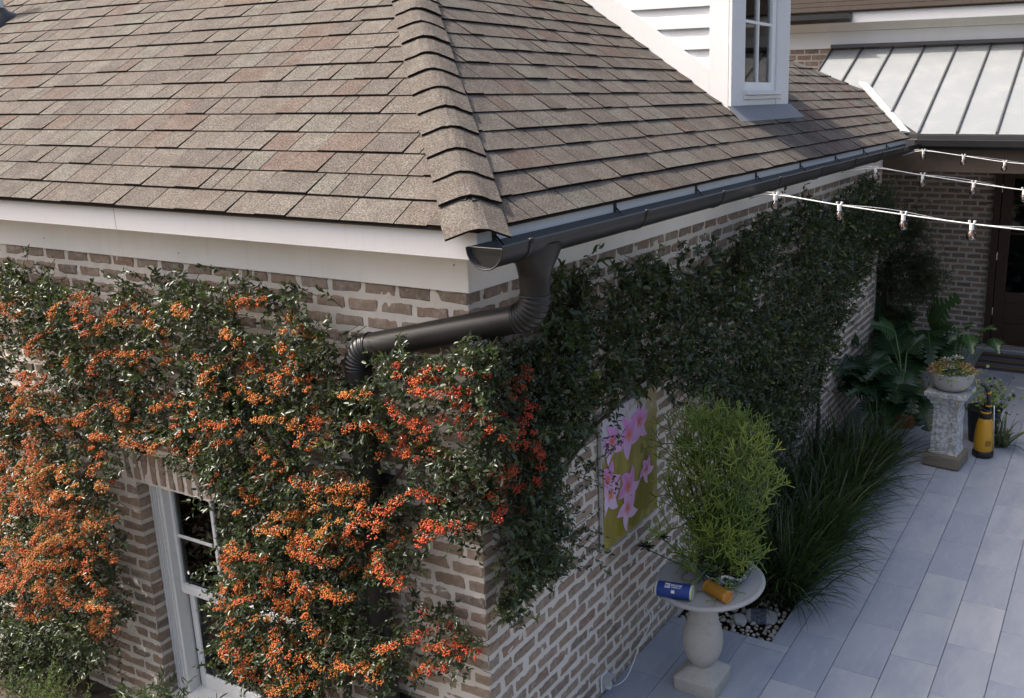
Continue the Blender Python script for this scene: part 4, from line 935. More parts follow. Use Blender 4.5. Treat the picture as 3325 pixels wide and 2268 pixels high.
extra_leaves(t, (.60, 6.75, .36), 30, 0, (.42, .66), (2.0, 6.1), .9)
pp = (.55, 8.1, 0)
t = thing('potted_philodendron', pp, 'large cut-leaf philodendron against the porch brick wall behind the bowl planter', 'potted plant')
m = MB(); m.lathe([(.16, 0), (.18, .02), (.23, .36), (.25, .38), (.25, .42), (.23, .42), (.0, .40)], pp, 32); m.build('pot', MAT['slab'], t, smooth=True, auto=40)
phil(t, (.55, 8.1, .40), [((1180, 600), (1500, 240), 7.9, 7.75, .62, .6, False), ((650, 450), (470, 200), 8.0, 7.9, .62, .2, False), ((700, 700), (520, 600), 7.7, 7.5, .34, .85, False), ((1200, 650), (1550, 640), 7.8, 7.6, .36, .35, False), ((900, 620), (700, 880), 7.9, 7.6, .36, .3, False), ((1000, 700), (1180, 830), 7.8, 7.6, .34, .2, False), ((800, 560), (880, 350), 8.2, 8.2, .4, .15, False)])
extra_leaves(t, (.55, 8.1, .40), 28, 0, (.45, .7), (2.2, 5.9), .9)
pp = (1.05, 7.1, 0)
t = thing('fiddle_leaf_fig', pp, 'fiddle-leaf fig with broad rounded leaves just behind the bowl planter', 'potted plant')
m = MB(); m.lathe([(.10, 0), (.14, .02), (.17, .26), (.18, .30), (.165, .30), (.0, .28)], pp, 28); m.build('pot', MAT['black'], t, smooth=True, auto=40)
phil(t, (1.05, 7.1, .28), [((1640, 690), (1680, 900), 6.9, 6.6, .26, .7, True), ((1790, 640), (1960, 620), 6.95, 6.8, .2, .35, True), ((1930, 730), (2000, 910), 6.9, 6.7, .20, .5, True), ((1600, 590), (1720, 580), 7.0, 6.95, .14, .1, True), ((1500, 690), (1400, 800), 7.0, 6.9, .2, .15, True)])
# feathery shrub in the porch corner
LF_dark = M_leaf('feathery leaf', [(0, (.012, .02, .008)), (.7, (.024, .045, .014)), (1, (.06, .10, .02))], .5, .3)
sb = (.12, 8.0, 0); t = thing('corner_shrub', sb, 'tall feathery dark green shrub standing in the porch corner by the wall end', 'shrub')
ct = []
for (x, y, r) in ((2030, 590, .22), (2070, 520, .16), (2000, 520, .18), (2090, 600, .18), (2060, 660, .22), (2100, 640, .16), (1990, 640, .22), (2010, 720, .2), (1985, 700, .24), (1975, 780, .24), (2000, 790, .2), (1960, 850, .2)): ct.append((tuple(ony(x * K, y * K, 8.0 + random.uniform(-.15, .1))), (r, r, r)))
tuft_bush(t, ct, 120, (.03, .06), .16, LF_dark, .1, 16, (.1, .26)); wood([(wig(sb, (.1, 8.0, 2.0), 9, .02), .03, .015), (wig((.1, 8.0, 1.0), (.35, 7.95, 1.9), 9, .02), .015, .006)], t, 'trunk')

# ------------------------------------------------------------------ flower print on the wall
A0_, A1_, B0_, B1_ = 1.098, 1.802, .962, 1.806
t = thing('wall_print', (.02, (A0_ + A1_) / 2, B0_), 'tall outdoor print of pink frangipani flowers hanging on the brick wall', 'picture')
g = G('print ground'); p = g.pos(); v = g.scale(p, (1, 3, 1.2))
c = g.ramp(g.noise(2.6, 4, .55, vec=v), [(.32, (.22, .18, .035)), (.5, (.28, .24, .06)), (.66, (.38, .32, .10)), (.8, (.34, .25, .10))])
sep = g.new('ShaderNodeSeparateXYZ'); g.l(p, sep.inputs[0]); zf = g.math('ADD', sep.outputs[2], g.math('MULTIPLY', g.math('SUBTRACT', g.noise(9, 3), .5), .16))
zf2 = g.math('SUBTRACT', zf, g.math('MULTIPLY', g.math('SUBTRACT', sep.outputs[1], 1.1), .12))
c = g.mix(c, g.mix((.50, .47, .53), (.36, .28, .14), g.ramp(g.math('ADD', g.noise(14, 4), g.math('MULTIPLY', g.math('SUBTRACT', sep.outputs[1], 1.5), .9)), [(.48, 0.), (.68, 1.)])), g.ramp(g.math('SUBTRACT', zf2, 1.50), [(0., 0.), (.09, 1.)]))
m_pr = g.fin(c, .55, 0, .3)
m = MB(); m.box((.016, A0_, B0_), (.038, A1_, B1_), .002); pan = m.build('panel', m_pr, t)
boxpart('edge_strip', MAT['flashw'], ((.012, A0_ - .006, B0_ - .006), (.034, A0_ - .0005, B1_)), ((.012, A0_ - .006, B0_ - .012), (.034, A1_, B0_ - .0065)), parent=t, ch=.001)
PT = M_tint('petal print', .5, .3, .12)
def petal(cy, cz, ang, L, wd, curl, xoff, tone):
    n = 9; V, Cc = [], []
    for i in range(n):
        s_ = i / (n - 1); wv = wd * math.sin(math.pi * min(1, .10 + s_ * .9) ** .75) ** .8 * (1 if s_ < 1 else 0); a = ang + curl * s_ * s_
        oy, oz = cy + math.cos(a) * L * s_, cz + math.sin(a) * L * s_
        for w_ in (-1, 0, 1):
            V.append((xoff - .0004 * abs(w_), oy - math.sin(a) * wv * w_ * .5, oz + math.cos(a) * wv * w_ * .5))
            e = abs(w_); pk = np.array([.55, .13, .47]) * (1 - .4 * e) + np.array([.72, .50, .70]) * .4 * e; pk = pk * (1 - tone) + np.array([.66, .52, .70]) * tone
            k_ = max(0, 1 - s_ * 3.4); Cc.append(pk * (1 - k_) + np.array([.60, .14, .06]) * k_)
    Fq = [(i * 3 + w_, i * 3 + w_ + 1, i * 3 + w_ + 4, i * 3 + w_ + 3) for i in range(n - 1) for w_ in (0, 1)]
    return np.array(V), np.array(Fq), np.array(Cc)
fl = [((2042, 1412), .125, .3, 0), ((2076, 1366), .105, .9, 0), ((1988, 1432), .10, 1.3, .1), ((1974, 1557), .105, .5, 0), ((2039, 1580), .115, .35, 0), ((1982, 1606), .105, -.4, .4), ((2037, 1650), .11, .1, .35), ((2096, 1522), .08, 1.6, .1)]
for fi, (pxy, L, a0, tone) in enumerate(fl):
    c_ = onx(*pxy, .04); L *= 1.28; Vs, Fs, Cs, n = [], [], [], 0
    for k in range(5):
        ang = a0 + math.pi / 2 + k * 2 * math.pi / 5; dn = math.sin(ang) < -.3
        V, Fq, Cc = petal(c_[1], c_[2], ang, L * (1.12 if dn else .92) * random.uniform(.9, 1.1), L * random.uniform(.5, .68), random.uniform(.2, .55), .0392 + .0006 * fi + .0004 * k, min(1, tone + .22 + (.45 if dn else 0) * random.uniform(.6, 1)))
        V[:, 1] = np.clip(V[:, 1], A0_ + .003, A1_ - .003); V[:, 2] = np.clip(V[:, 2], B0_, B1_)
        Vs.append(V); Fs.append(Fq + n); Cs.append(Cc); n += len(V)
    arr_mesh('printed_flower', np.concatenate(Vs), np.concatenate(Fs), PT, pan, True, None, None, np.concatenate(Cs))
Vs, Fs, Cs, n = [], [], [], 0
for (py_, pz_, an, L, wd, cc) in ((1.28, .99, 1.25, .36, .13, (.27, .24, .03)), (1.45, .98, 1.05, .42, .17, (.22, .19, .025)), (1.62, 1.02, 1.3, .44, .19, (.245, .205, .03)), (1.50, 1.22, 1.0, .34, .10, (.33, .30, .07)), (1.68, 1.25, 1.9, .26, .14, (.20, .17, .02)), (1.14, 1.3, 1.5, .26, .08, (.30, .22, .06)), (1.24, 1.42, 1.2, .2, .04, (.33, .27, .09))):
    V, Fq, Cc = petal(py_, pz_, an, L, wd, .1, .0386, 0); Cc = np.array(cc) * (np.array([1, .82, 1] * 9)[:, None]); V[:, 1] = np.clip(V[:, 1], A0_ + .003, A1_ - .003); V[:, 2] = np.clip(V[:, 2], B0_, B1_)
    Vs.append(V); Fs.append(Fq + n); Cs.append(Cc); n += len(V)
arr_mesh('printed_leaves', np.concatenate(Vs), np.concatenate(Fs), PT, pan, True, None, 'stuff', np.concatenate(Cs))

# ------------------------------------------------------------------ concrete table and what stands on it
TB = np.array([.508, 1.475, 0]); TC = np.array([.535, 1.515, 0]); TZ = .705
t = thing('concrete_table', tuple(TB), 'round concrete pedestal table beside the brick wall', 'table')
def sq_ring(c, w_, z, n=4, rot=0., rnd_=.15):
    P = []
    for k in range(28):
        a = 2 * math.pi * k / 28; ca, sa = math.cos(a), math.sin(a); e = 2 / (2 + 10 * (1 - rnd_)); x = abs(ca) ** e * (1 if ca > 0 else -1); y = abs(sa) ** e * (1 if sa > 0 else -1)
        P.append((c[0] + w_ / 2 * (x * math.cos(rot) - y * math.sin(rot)), c[1] + w_ / 2 * (x * math.sin(rot) + y * math.cos(rot)), z))
    return P
m = MB(); m.loft([sq_ring(TB, w_, z, rnd_=r) for w_, z, r in ((.275, .0, 0), (.282, .008, 0), (.286, .085, 0), (.272, .094, .05), (.225, .11, .2), (.165, .135, .5), (.125, .152, 1))]); m.build('plinth', MAT['concrete'], t, smooth=True, auto=35)
m = MB(); m.lathe([(.060, .150), (.066, .156), (.086, .18), (.107, .215), (.120, .255), (.126, .30), (.125, .34), (.117, .39), (.102, .435), (.096, .45), (.099, .458), (.096, .468), (.078, .52), (.066, .57), (.061, .61), (.062, .64), (.070, .665)], TB, 40); m.build('baluster', MAT['concrete'], t, smooth=True, auto=50)
m = MB(); m.lathe([(.10, -.05), (.25, -.048), (.312, -.038), (.330, -.026), (.337, -.012), (.335, -.003), (.328, 0), (.312, -.001), (.300, -.008), (.285, -.012), (.10, -.014)], (0, 0, 0), 72)
tilt = Matrix.Translation((TC[0], TC[1], TZ)) @ Matrix.Rotation(math.radians(-2.2), 4, Vector((-.5, .87, 0))); m.v = [tuple(tilt @ Vector(p)) for p in m.v]; m.build('tabletop', MAT['slab'], t, smooth=True, auto=50)
def top_at(x, y): p = tilt @ Vector((0, 0, -.012)); n = (tilt.to_3x3() @ Vector((0, 0, 1))); return p.z - (n.x * (x - p.x) + n.y * (y - p.y)) / n.z
# potted pencil cactus
pc = onz(1655 * K, 1288 * K, .76); pc = np.array([pc[0], pc[1], 0]); pc = np.array([.60, 1.585, top_at(.60, 1.585)])
t = thing('potted_pencil_cactus', tuple(pc), 'bushy yellow-green pencil cactus in a mottled green and white bowl on the table', 'potted plant')
m = MB(); rings = []
for r, z in ((.09, .001), (.13, .012), (.152, .045), (.162, .075), (.17, .09), (.158, .09), (.145, .07)): rings.append([(pc[0] + r * (1 + .06 * math.sin(7 * a) * (z > .04)) * math.cos(a), pc[1] + r * (1 + .06 * math.sin(7 * a) * (z > .04)) * math.sin(a), pc[2] + z + .012 * math.sin(5 * a + 1) * (z > .06)) for a in np.linspace(0, 2 * math.pi, 44, endpoint=False)])
g = G('mottled glaze'); c = g.ramp(g.noise(26, 5, .7), [(.40, (.02, .055, .045)), (.5, (.05, .10, .085)), (.56, (.52, .52, .5)), (.7, (.42, .42, .42))]); gl_m = g.fin(c, .25, 0, .5)
m.loft(rings); m.build('pot', gl_m, t, smooth=True)
m = MB(); m.lathe([(.15, .065), (.08, .085), (.002, .09)], pc, 20); m.build('soil', MAT['soil'], t, smooth=True)
LF_pen = M_leaf('pencil cactus stem', [(0, (.035, .068, .019)), (.35, (.09, .145, .028)), (.7, (.185, .245, .038)), (1, (.34, .37, .06))], .45, .0, .4)
segs = []
def grow(p, d, L, r, depth, tone):
    n = 4; pts = [p]; dd = d
    for i in range(n):
        dd = nrm(dd + rng.normal(0, .15, 3) + np.array([0, 0, .07])); p = p + dd * L / n; pts.append(p)
    segs.append((pts, r, tone))
    if depth == 0: return
    k = random.choice((2, 2, 3, 3, 4)) if depth > 1 else random.choice((2, 3, 3, 4)); a0 = random.uniform(0, 6.3); u = nrm(np.cross(dd, [.3, .2, 1.])); v = np.cross(dd, u)
    for j in range(k):
        a = a0 + j * 2 * math.pi / k + random.uniform(-.3, .3); sp_ = random.uniform(.6, 1.15)
        grow(p, nrm(dd + (u * math.cos(a) + v * math.sin(a)) * sp_ + np.array([0, 0, .12])), L * random.uniform(.72, .98), r * .84, depth - 1, min(1, tone + random.uniform(.05, .18)))
top = pc + np.array([0, 0, .07])
targets = [((1618 + 155 * math.cos(a) * q, 1068 + 228 * math.sin(a) * q), .24) for a, q in [(k * 2.399, math.sqrt((k + .5) / 42)) for k in range(42)]] + [((1620, 895), .2), ((1590, 925), .22), ((1650, 900), .2), ((1560, 1225), .12), ((1520, 1265), .10)]
for tgt, L in targets:
    T_ = ony(tgt[0] * K, tgt[1] * K, pc[1] + random.uniform(-.12, .12)); d = T_ - top; dist = np.linalg.norm(d); d = d / dist
    st = max(.03, dist - L * 1.6); mid = top + d * st * .5 + rng.normal(0, .02, 3); p1 = top + d * st; segs.append(([top + rng.normal(0, .015, 3) * np.array([1, 1, 0]), mid, p1], .009, .1)); n0 = len(segs)
    for _ in range(3): grow(p1 + rng.normal(0, .03, 3), nrm(d + rng.normal(0, .6, 3)), L * .42, .0044, 3, random.uniform(.05, .45))
m = MB()
for pts, r, tone in segs: m.tube(pts, r, 5, cap=False, r=tone)
m.build('stems', LF_pen, t, smooth=True, kind='stuff', fix=False)
def rosette(t, c, R_, n, mat, r, tilt_=.6, name='rosette', wd=.34):
    lv = Leaves(); a = np.arange(n) * 2.39996; s_ = np.sqrt((np.arange(n) + .5) / n); el = (1 - s_) * 1.2 + .15
    D = np.stack([np.cos(a) * np.cos(el), np.sin(a) * np.cos(el), np.sin(el)], 1); L = R_ * (.55 + .45 * s_)
    lv.add(np.tile(np.array(c), (n, 1)) + D * R_ * .1, D, np.tile(np.array([[0, 0, 1.]]), (n, 1)) + .01, L, L * wd, np.clip(r + rng.normal(0, .1, n), 0, 1), .4); return lv.build(name, mat, t, None)
LF_suc = M_leaf('succulent leaf', [(0, (.02, .02, .025)), (.2, (.035, .035, .04)), (.4, (.10, .16, .05)), (.6, (.22, .26, .05)), (.8, (.35, .13, .05)), (1, (.36, .40, .38))], .5, .1)
for (x, y, z, R_, n, r) in ((-.06, -.12, .11, .05, 22, .42), (.10, -.09, .11, .045, 20, .55), (.0, -.13, .10, .06, 16, .4), (.05, .0, .13, .09, 14, .38), (-.12, -.05, .12, .04, 20, .2), (.14, .02, .12, .04, 18, .95)): rosette(t, pc + np.array([x, y, z]), R_, n, LF_suc, r)
for pxy, R_ in (((2098, 1782), .065), ((2150, 1750), .05)):
    c_ = ony(*pxy, pc[1] - .02); rosette(t, c_, R_, 20, LF_suc, .08); m = MB(); m.tube([c_, (c_ + top) / 2 - np.array([0, 0, .06]), top], .004, 5); m.build('stalk', LF_rib, t, smooth=True)
# loudspeakers
def speaker(name, label, pxy, z, L, R_, ang, mats, caps):
    c = onz(*pxy, z); c = np.array([c[0], c[1], top_at(c[0], c[1]) + R_ + .003]); t = thing(name, (c[0], c[1], c[2] - R_), label, 'speaker', 'portable speakers on the table'); ca, sa = math.cos(ang), math.sin(ang)
    X_ = np.array([ca, sa, 0]); m = MB()
    def ring(s_, r): return [c + X_ * s_ + np.array([-sa, ca, 0]) * r * math.cos(a) + np.array([0, 0, 1]) * r * math.sin(a) for a in np.linspace(0, 2 * math.pi, 32, endpoint=False)]
    m.loft([ring(s_, r) for s_, r in ((-L / 2 + .012, R_ * .97), (-L / 2 + .02, R_), (L / 2 - .02, R_), (L / 2 - .012, R_ * .97))]); body = m.build('body', mats[0], t, smooth=True, auto=40)
    for sg in (-1, 1): m = MB(); m.loft([ring(sg * (L / 2 - .012), R_ * 1.015), ring(sg * (L / 2 - .003), R_ * 1.0), ring(sg * L / 2, R_ * .85), ring(sg * (L / 2 - .006), R_ * .75)]); m.build('end_ring', mats[1], t, smooth=True, auto=40)
    return t, c, X_
blue = M_simple('blue speaker shell', (.012, .045, .22), .5, 0, .4, .12); cream_ = M_simple('pale rubber', (.55, .56, .38), .6); orange = M_simple('orange speaker cloth', (.33, .155, .018), .7, 0, .3, .2, 60); orange2 = M_simple('orange rubber', (.50, .21, .03), .55)
t, c_, X_ = speaker('portable_speaker', 'blue cylindrical speaker with white lettering on the table edge', (2190, 1912), .745, .225, .046, math.radians(11), (blue, cream_), True)
wht = M_simple('white print', (.70, .70, .72), .6)
def wrap_text(txt, size, u0, ang0, name, mat, parent, c, X_, R_, lift=.0009, bold=0.):
    cu = bpy.data.curves.new(name, 'FONT'); cu.body = txt; cu.size = size; cu.offset = bold; o = bpy.data.objects.new(name, cu); COL.objects.link(o)
    me = bpy.data.meshes.new_from_object(o.evaluated_get(bpy.context.evaluated_depsgraph_get())); bpy.data.objects.remove(o)
    Yv = np.array([-X_[1], X_[0], 0]); off = np.array(origin(parent))
    for v in me.vertices:
        a = ang0 - v.co.y / R_; P = c + X_ * (u0 + v.co.x) + (-Yv * math.cos(a) + np.array([0, 0, 1]) * math.sin(a)) * (R_ + lift) if False else c + X_ * (u0 + v.co.x) + (-Yv * math.cos(ang0 + v.co.y / R_) + np.array([0, 0, 1]) * math.sin(ang0 + v.co.y / R_)) * (R_ + lift)
        v.co = Vector(P - off)
    me.materials.clear(); return link(name, me, parent, mat)
def wrap_patch(u0, u1, a0, a1, name, mat, parent, c, X_, R_, lift):
    Yv = np.array([-X_[1], X_[0], 0]); V = [c + X_ * u + (-Yv * math.cos(a) + np.array([0, 0, 1]) * math.sin(a)) * (R_ + lift) for a in np.linspace(a0, a1, 5) for u in (u0, u1)]
    return arr_mesh(name, np.array(V), np.array([(2 * i, 2 * i + 1, 2 * i + 3, 2 * i + 2) for i in range(4)]), mat, parent, True)
AN = math.radians(42); Rb = .046
wrap_patch(-.052, -.021, AN + .02, AN + .70, 'logo_square', wht, t, c_, X_, Rb, .0006); wrap_text('BC', .021, -.0505, AN + .17, 'logo_letters', blue, t, c_, X_, Rb, .0012, .0004)
wrap_text('BRIDGE', .0195, -.016, AN + .30, 'lettering', wht, t, c_, X_, Rb, .0008, .0005); wrap_text('COMMERCIAL', .0098, -.016, AN + .06, 'lettering', wht, t, c_, X_, Rb, .0008, .0002)
wrap_patch(-.010, .010, AN - .62, AN - .22, 'white_square', wht, t, c_, X_, Rb, .0006)
speaker_end = c_ - X_ * .09
speaker('portable_speaker', 'orange cylindrical speaker lying on the table in front of the bowl', (2330, 1922), .735, .18, .039, math.radians(-23), (orange, orange2), True)
# outlet, plug, cable
t = thing('outlet_box', tuple(onx(1955, 2225, .002)), 'white weatherproof socket cover low on the brick wall', 'outlet'); oc = np.array(onx(1958, 2212, 0.))
m = MB(); m.box((.004, oc[1] - .04, oc[2] - .06), (.014, oc[1] + .04, oc[2] + .06), .004); m.build('backplate', MAT['paint'], t)
m = MB(); m.box((.015, oc[1] - .034, oc[2] - .05), (.020, oc[1] + .034, oc[2] + .052), .002); m.box((.0205, oc[1] - .032, oc[2] + .0), (.072, oc[1] - .026, oc[2] + .05), .001); m.box((.0205, oc[1] + .026, oc[2] + .0), (.072, oc[1] + .032, oc[2] + .05), .001); m.box((.0205, oc[1] - .0255, oc[2] + .044), (.072, oc[1] + .0255, oc[2] + .05), .001); m.build('cover', MAT['flashw'], t)
t = thing('charging_cable', tuple(oc), 'white charging cable running from the wall socket up to the blue speaker', 'cable')
m = MB(); m.box((.021, oc[1] - .018, oc[2] - .038), (.058, oc[1] + .018, oc[2] + .005), .006); m.build('plug', MAT['cord'], t)
cp = [np.array([.058, oc[1], oc[2] - .02])]
tq = lambda x, y: (1900 + x * .2582, 1868 + y * .2582)
for (x, y), X0 in zip(((420, 1372), (520, 1285), (610, 1090), (690, 860), (760, 740), (805, 640), (818, 520), (770, 400), (830, 300)), (.11, .13, .15, .16, .165, .17, .175, .18, .19)): cp.append(onx(*tq(x, y), X0))
cp.append(speaker_end - np.array([0, 0, .02]))
def smooth_path(P, k=6):
    P = [np.array(p) for p in P]; P = [2 * P[0] - P[1]] + P + [2 * P[-1] - P[-2]]; o = []
    for i in range(1, len(P) - 2):
        for t_ in np.linspace(0, 1, k, endpoint=False): a, b, c, d = P[i - 1:i + 3]; o.append(.5 * (2 * b + (c - a) * t_ + (2 * a - 5 * b + 4 * c - d) * t_ ** 2 + (3 * b - a - 3 * c + d) * t_ ** 3))
    return o + [P[-2]]
cp = [np.array([p[0], p[1], max(p[2], .006)]) for p in cp]; m = MB(); m.tube(smooth_path(cp), .0028, 6); m.build('wire', MAT['cord'], t, smooth=True)
# stones in the bed
def stone(name, label, pxy, sz, rot, mat, cat_='stone', z=-.03):
    c = onz(*pxy, z); t = bpy.data.meshes.new(name); bm = bmesh.new(); bmesh.ops.create_icosphere(bm, subdivisions=3, radius=1)
    for v in bm.verts:
        q = np.array(v.co[:]); e = .62; q = np.sign(q) * np.abs(q) ** e; k_ = 1 + .12 * (vnoise((q * 1.3)[None], 1.5, 3)[0] - .5); v.co = Vector(q * np.array(sz) * k_)
    bm.to_mesh(t); bm.free(); t.polygons.foreach_set('use_smooth', [True] * len(t.polygons)); o = link(name, t, None, mat); o.location = c; o.rotation_euler = rot; return tag(o, label, cat_)
g = G('engraved stone'); vo = g.new('ShaderNodeTexVoronoi'); vo.inputs['Scale'].default_value = 130; g.l(g.scale(g.new('ShaderNodeTexCoord').outputs['Object'], (1, 1.6, 1)), vo.inputs['Vector'])
sp_ = g.new('ShaderNodeSeparateXYZ'); g.l(g.new('ShaderNodeTexCoord').outputs['Object'], sp_.inputs[0]); msk = g.math('LESS_THAN', g.math('ABSOLUTE', g.math('ADD', sp_.outputs[0], .02)), .055)
c = g.mix((.30, .30, .295), (.05, .06, .10), g.math('MULTIPLY', msk, g.ramp(vo.outputs['Distance'], [(.34, 0.), (.44, 1.)]))); g.bump(g.noise(60, 4), .3, .004); eng = g.fin(c, .85, 0, .2)
stone('engraved_stone', 'flat grey stone engraved with dark lettering lying on the pebbles', (2472, 2003), (.115, .07, .022), (.25, .05, .35), eng)
stone('grey_stone', 'smooth grey stone beside the engraved stone among the pebbles', (2402, 2012), (.05, .055, .02), (.1, .1, .5), MAT['slab'])

# ------------------------------------------------------------------ column pedestal, bowl planter, sprayer
PD = np.array([1.222, 5.84, 0]); PRt = math.radians(-6)
g = G('flaking paint'); c = g.mix((.25, .245, .23), (.50, .515, .53), g.ramp(g.noise(26, 8, .75), [(.42, 0.), (.56, 1.)])); c = g.mix(c, (.07, .07, .06), g.ramp(g.noise(24, 6, .7), [(.58, 0.), (.72, .5)])); g.bump(g.noise(60, 6, .7), .5, .008); flake = g.fin(c, .9, 0, .2)
t = thing('column_pedestal', tuple(PD), 'weathered square column pedestal with flaking white paint on the patio', 'pedestal')
def sq(w_, z): return [tuple(PD + np.array([math.cos(PRt) * a - math.sin(PRt) * b, math.sin(PRt) * a + math.cos(PRt) * b, z])) for a, b in ((-w_ / 2, -w_ / 2), (0, -w_ / 2 - .0), (w_ / 2, -w_ / 2), (w_ / 2, 0), (w_ / 2, w_ / 2), (0, w_ / 2), (-w_ / 2, w_ / 2), (-w_ / 2, 0))]
brownc = M_stone('stained concrete', (.15, .125, .095), (.22, .19, .15), (.07, .06, .05), .5, 8)
m = MB(); m.loft([sq(w_, z) for w_, z in ((.345, .012), (.352, .02), (.352, .118), (.335, .132), (.29, .14))]); m.build('plinth', brownc, t)
m = MB(); m.loft([sq(w_, z) for w_, z in ((.28, .138), (.262, .155), (.245, .18), (.226, .60), (.238, .61), (.238, .625))]); sh = m.build('shaft', flake, t)
for a in range(4):
    q = MB(); ang = PRt + a * math.pi / 2; rt = Matrix.Translation(PD) @ Matrix.Rotation(ang, 4, 'Z')
    for lo, hi in (((-.085, -.1265, .20), (-.07, -.113, .58)), ((.07, -.1265, .20), (.085, -.113, .58)), ((-.0695, -.124, .56), (.0695, -.112, .58)), ((-.0695, -.128, .20), (.0695, -.115, .22))): q.box(lo, hi, .002, rt)
    q.build('panel_moulding', flake, sh)
m = MB(); m.loft([sq(w_, z) for w_, z in ((.24, .6255), (.275, .64), (.29, .655), (.285, .665), (.325, .685), (.345, .70), (.345, .708), (.385, .722), (.39, .73), (.39, .762), (.38, .768))]); m.build('capital', flake, t)
for sx_, sy_ in ((-1, -1), (1, -1), (-1, 1), (1, 1)): q = MB(); q.box((PD[0] + sx_ * .11 - .02, PD[1] + sy_ * .11 - .02, 0), (PD[0] + sx_ * .11 + .02, PD[1] + sy_ * .11 + .02, .0118), .003); q.build('foot', MAT['black'], t)
bz = .7685; bc_ = PD + np.array([0, 0, bz])
t = thing('bowl_planter', tuple(bc_), 'grey concrete bowl of red, yellow and silver succulents on the pedestal', 'potted plant')
m = MB(); m.lathe([(.10, .0), (.135, .012), (.175, .05), (.20, .10), (.214, .15), (.218, .185), (.205, .188), (.195, .15), (.0, .14)], bc_, 40); m.build('pot', MAT['slab'], t, smooth=True, auto=50)
lv = Leaves(); n = 1500; a = rng.uniform(0, 6.283, n); rr = np.sqrt(rng.random(n)) * .225; hz = .175 + .10 * np.clip(1 - (rr / .26) ** 2, 0, 1) * rng.random(n) - np.where(rr > .205, rng.random(n) ** 3 * .05, 0)
B_ = bc_ + np.stack([rr * np.cos(a), rr * np.sin(a), hz], 1); L = rng.uniform(.018, .034, n); tone = np.clip(.55 + .25 * np.sin(a * 2 + 1) + rng.normal(0, .14, n), .3, .85); lv.add(B_, nrm(rand_dirs(n) + np.array([0, 0, .5])), nrm(rand_dirs(n) * .6 + np.array([0, 0, 1.])), L, L * .6, tone, .3); lv.build('succulents', LF_suc, t)
for x, y, z, R_ in ((-.01, -.12, .23, .075), (-.06, -.02, .28, .07), (.04, .02, .30, .07)): rosette(t, bc_ + np.array([x, y, z]), R_, 18, LF_suc, .97, wd=.24)
lv = Leaves(); n = 60; a = np.concatenate([rng.uniform(2.5, 3.5, 26), rng.uniform(5.7, 6.6, 26), rng.uniform(4, 5.4, 8)]); hz = .18 - rng.random(n) * .24; rr = .235 + rng.random(n) * .03; rr = np.where((a > 4.0) & (a < 5.4), rr, rr + .02); B_ = bc_ + np.stack([rr * np.cos(a), rr * np.sin(a), hz], 1); L = rng.uniform(.03, .045, n); od = np.stack([np.cos(a), np.sin(a), a * 0], 1); lv.add(B_, nrm(od * .3 + rand_dirs(n) * .4 + np.array([0, 0, -.8])), nrm(od + .2), L, L * .8, np.clip(rng.normal(.58, .06, n), 0, 1), .15); lv.build('trailing_leaves', LF_suc, t)
SP = np.array([1.525, 6.20, 0]); t = thing('pump_sprayer', tuple(SP), 'yellow and black garden pump sprayer standing beside the pedestal', 'sprayer')
m = MB(); m.lathe([(.085, .05), (.092, .06), (.097, .12), (.094, .22), (.084, .32), (.070, .38), (.060, .41)], SP, 36); body = m.build('tank', MAT['yellow'], t, smooth=True, auto=50)
m = MB(); m.lathe([(.09, .0), (.102, .01), (.104, .055), (.098, .07)], SP, 36); m.build('base', MAT['black'], t, smooth=True, auto=50)
m = MB(); m.lathe([(.062, .405), (.066, .41), (.066, .45), (.05, .455), (.048, .50), (.03, .505), (.028, .56)], SP, 28); m.build('collar', MAT['black'], t, smooth=True, auto=40)
m = MB(); m.lathe([(.050, .457), (.052, .462), (.052, .472), (.050, .476)], SP, 28); m.build('ring', MAT['yellow'], t, smooth=True)
hx = SP + np.array([.02, -.02, 0]); m = MB(); m.tube([hx + (0, 0, .50), hx + (.0, 0, .60), hx + (-.02, 0, .70), hx + (-.055, 0, .745), hx + (-.09, 0, .75)], [.026, .022, .019, .016, .014], 14); m.build('handle', MAT['black'], t, smooth=True)
for z in (.535, .665): m = MB(); m.tube([hx + (-.003 * (z > .6) * 3, 0, z), hx + (-.003 * (z > .6) * 3, 0, z + .014)], .028 if z < .6 else .023, 16); m.build('band', MAT['yellow'], t, smooth=True, auto=40)
m = MB(); m.tube([SP + (.075, -.055, .56), SP + (.105, -.04, .05)], .006, 8); m.build('wand', MAT['steel'], t, smooth=True)
m = MB(); m.tube(smooth_path([SP + (.03, -.03, .44), SP + (.10, 0, .46), SP + (.15, .02, .36), SP + (.14, .02, .26), SP + (.10, -.01, .23)]), .006, 7); m.build('hose', MAT['black'], t, smooth=True)
m = MB()
for i in range(5):
    a0 = -1.30; s_ = 0.
    while s_ < .055:
        L = random.uniform(.006, .016); r = .0975; z = .135 + i * .012
        P = [SP + np.array([math.cos(a0 + u / r) * (r + .0006), math.sin(a0 + u / r) * (r + .0006), zz]) for u, zz in ((s_, z), (s_ + L, z), (s_ + L, z + .007), (s_, z + .007))]; m.add(P, [(0, 1, 2, 3)]); s_ += L + .0035
m.build('print_block', MAT['black'], t, fix=False)
t = thing('strap_leaf_plant', (1.66, 6.55, 0), 'small plant with arching strap leaves on the patio behind the sprayer', 'plant')
blades(t, [(1.66, 6.55, .0)], 46, (.25, .42), M_leaf('strap leaf', [(0, (.02, .035, .015)), (1, (.10, .13, .045))], .45, .2), .02, np.array([.1, .0, .8]), .6, 6)
t = thing('trailing_pot', (1.50, 6.62, 0), 'dark tub of round-leaved grey-green plant behind the pedestal', 'potted plant'); m = MB(); m.lathe([(.14, 0), (.17, .34), (.18, .36), (.0, .35)], (1.46, 6.65, 0), 28); m.build('pot', MAT['black'], t, smooth=True, auto=40)
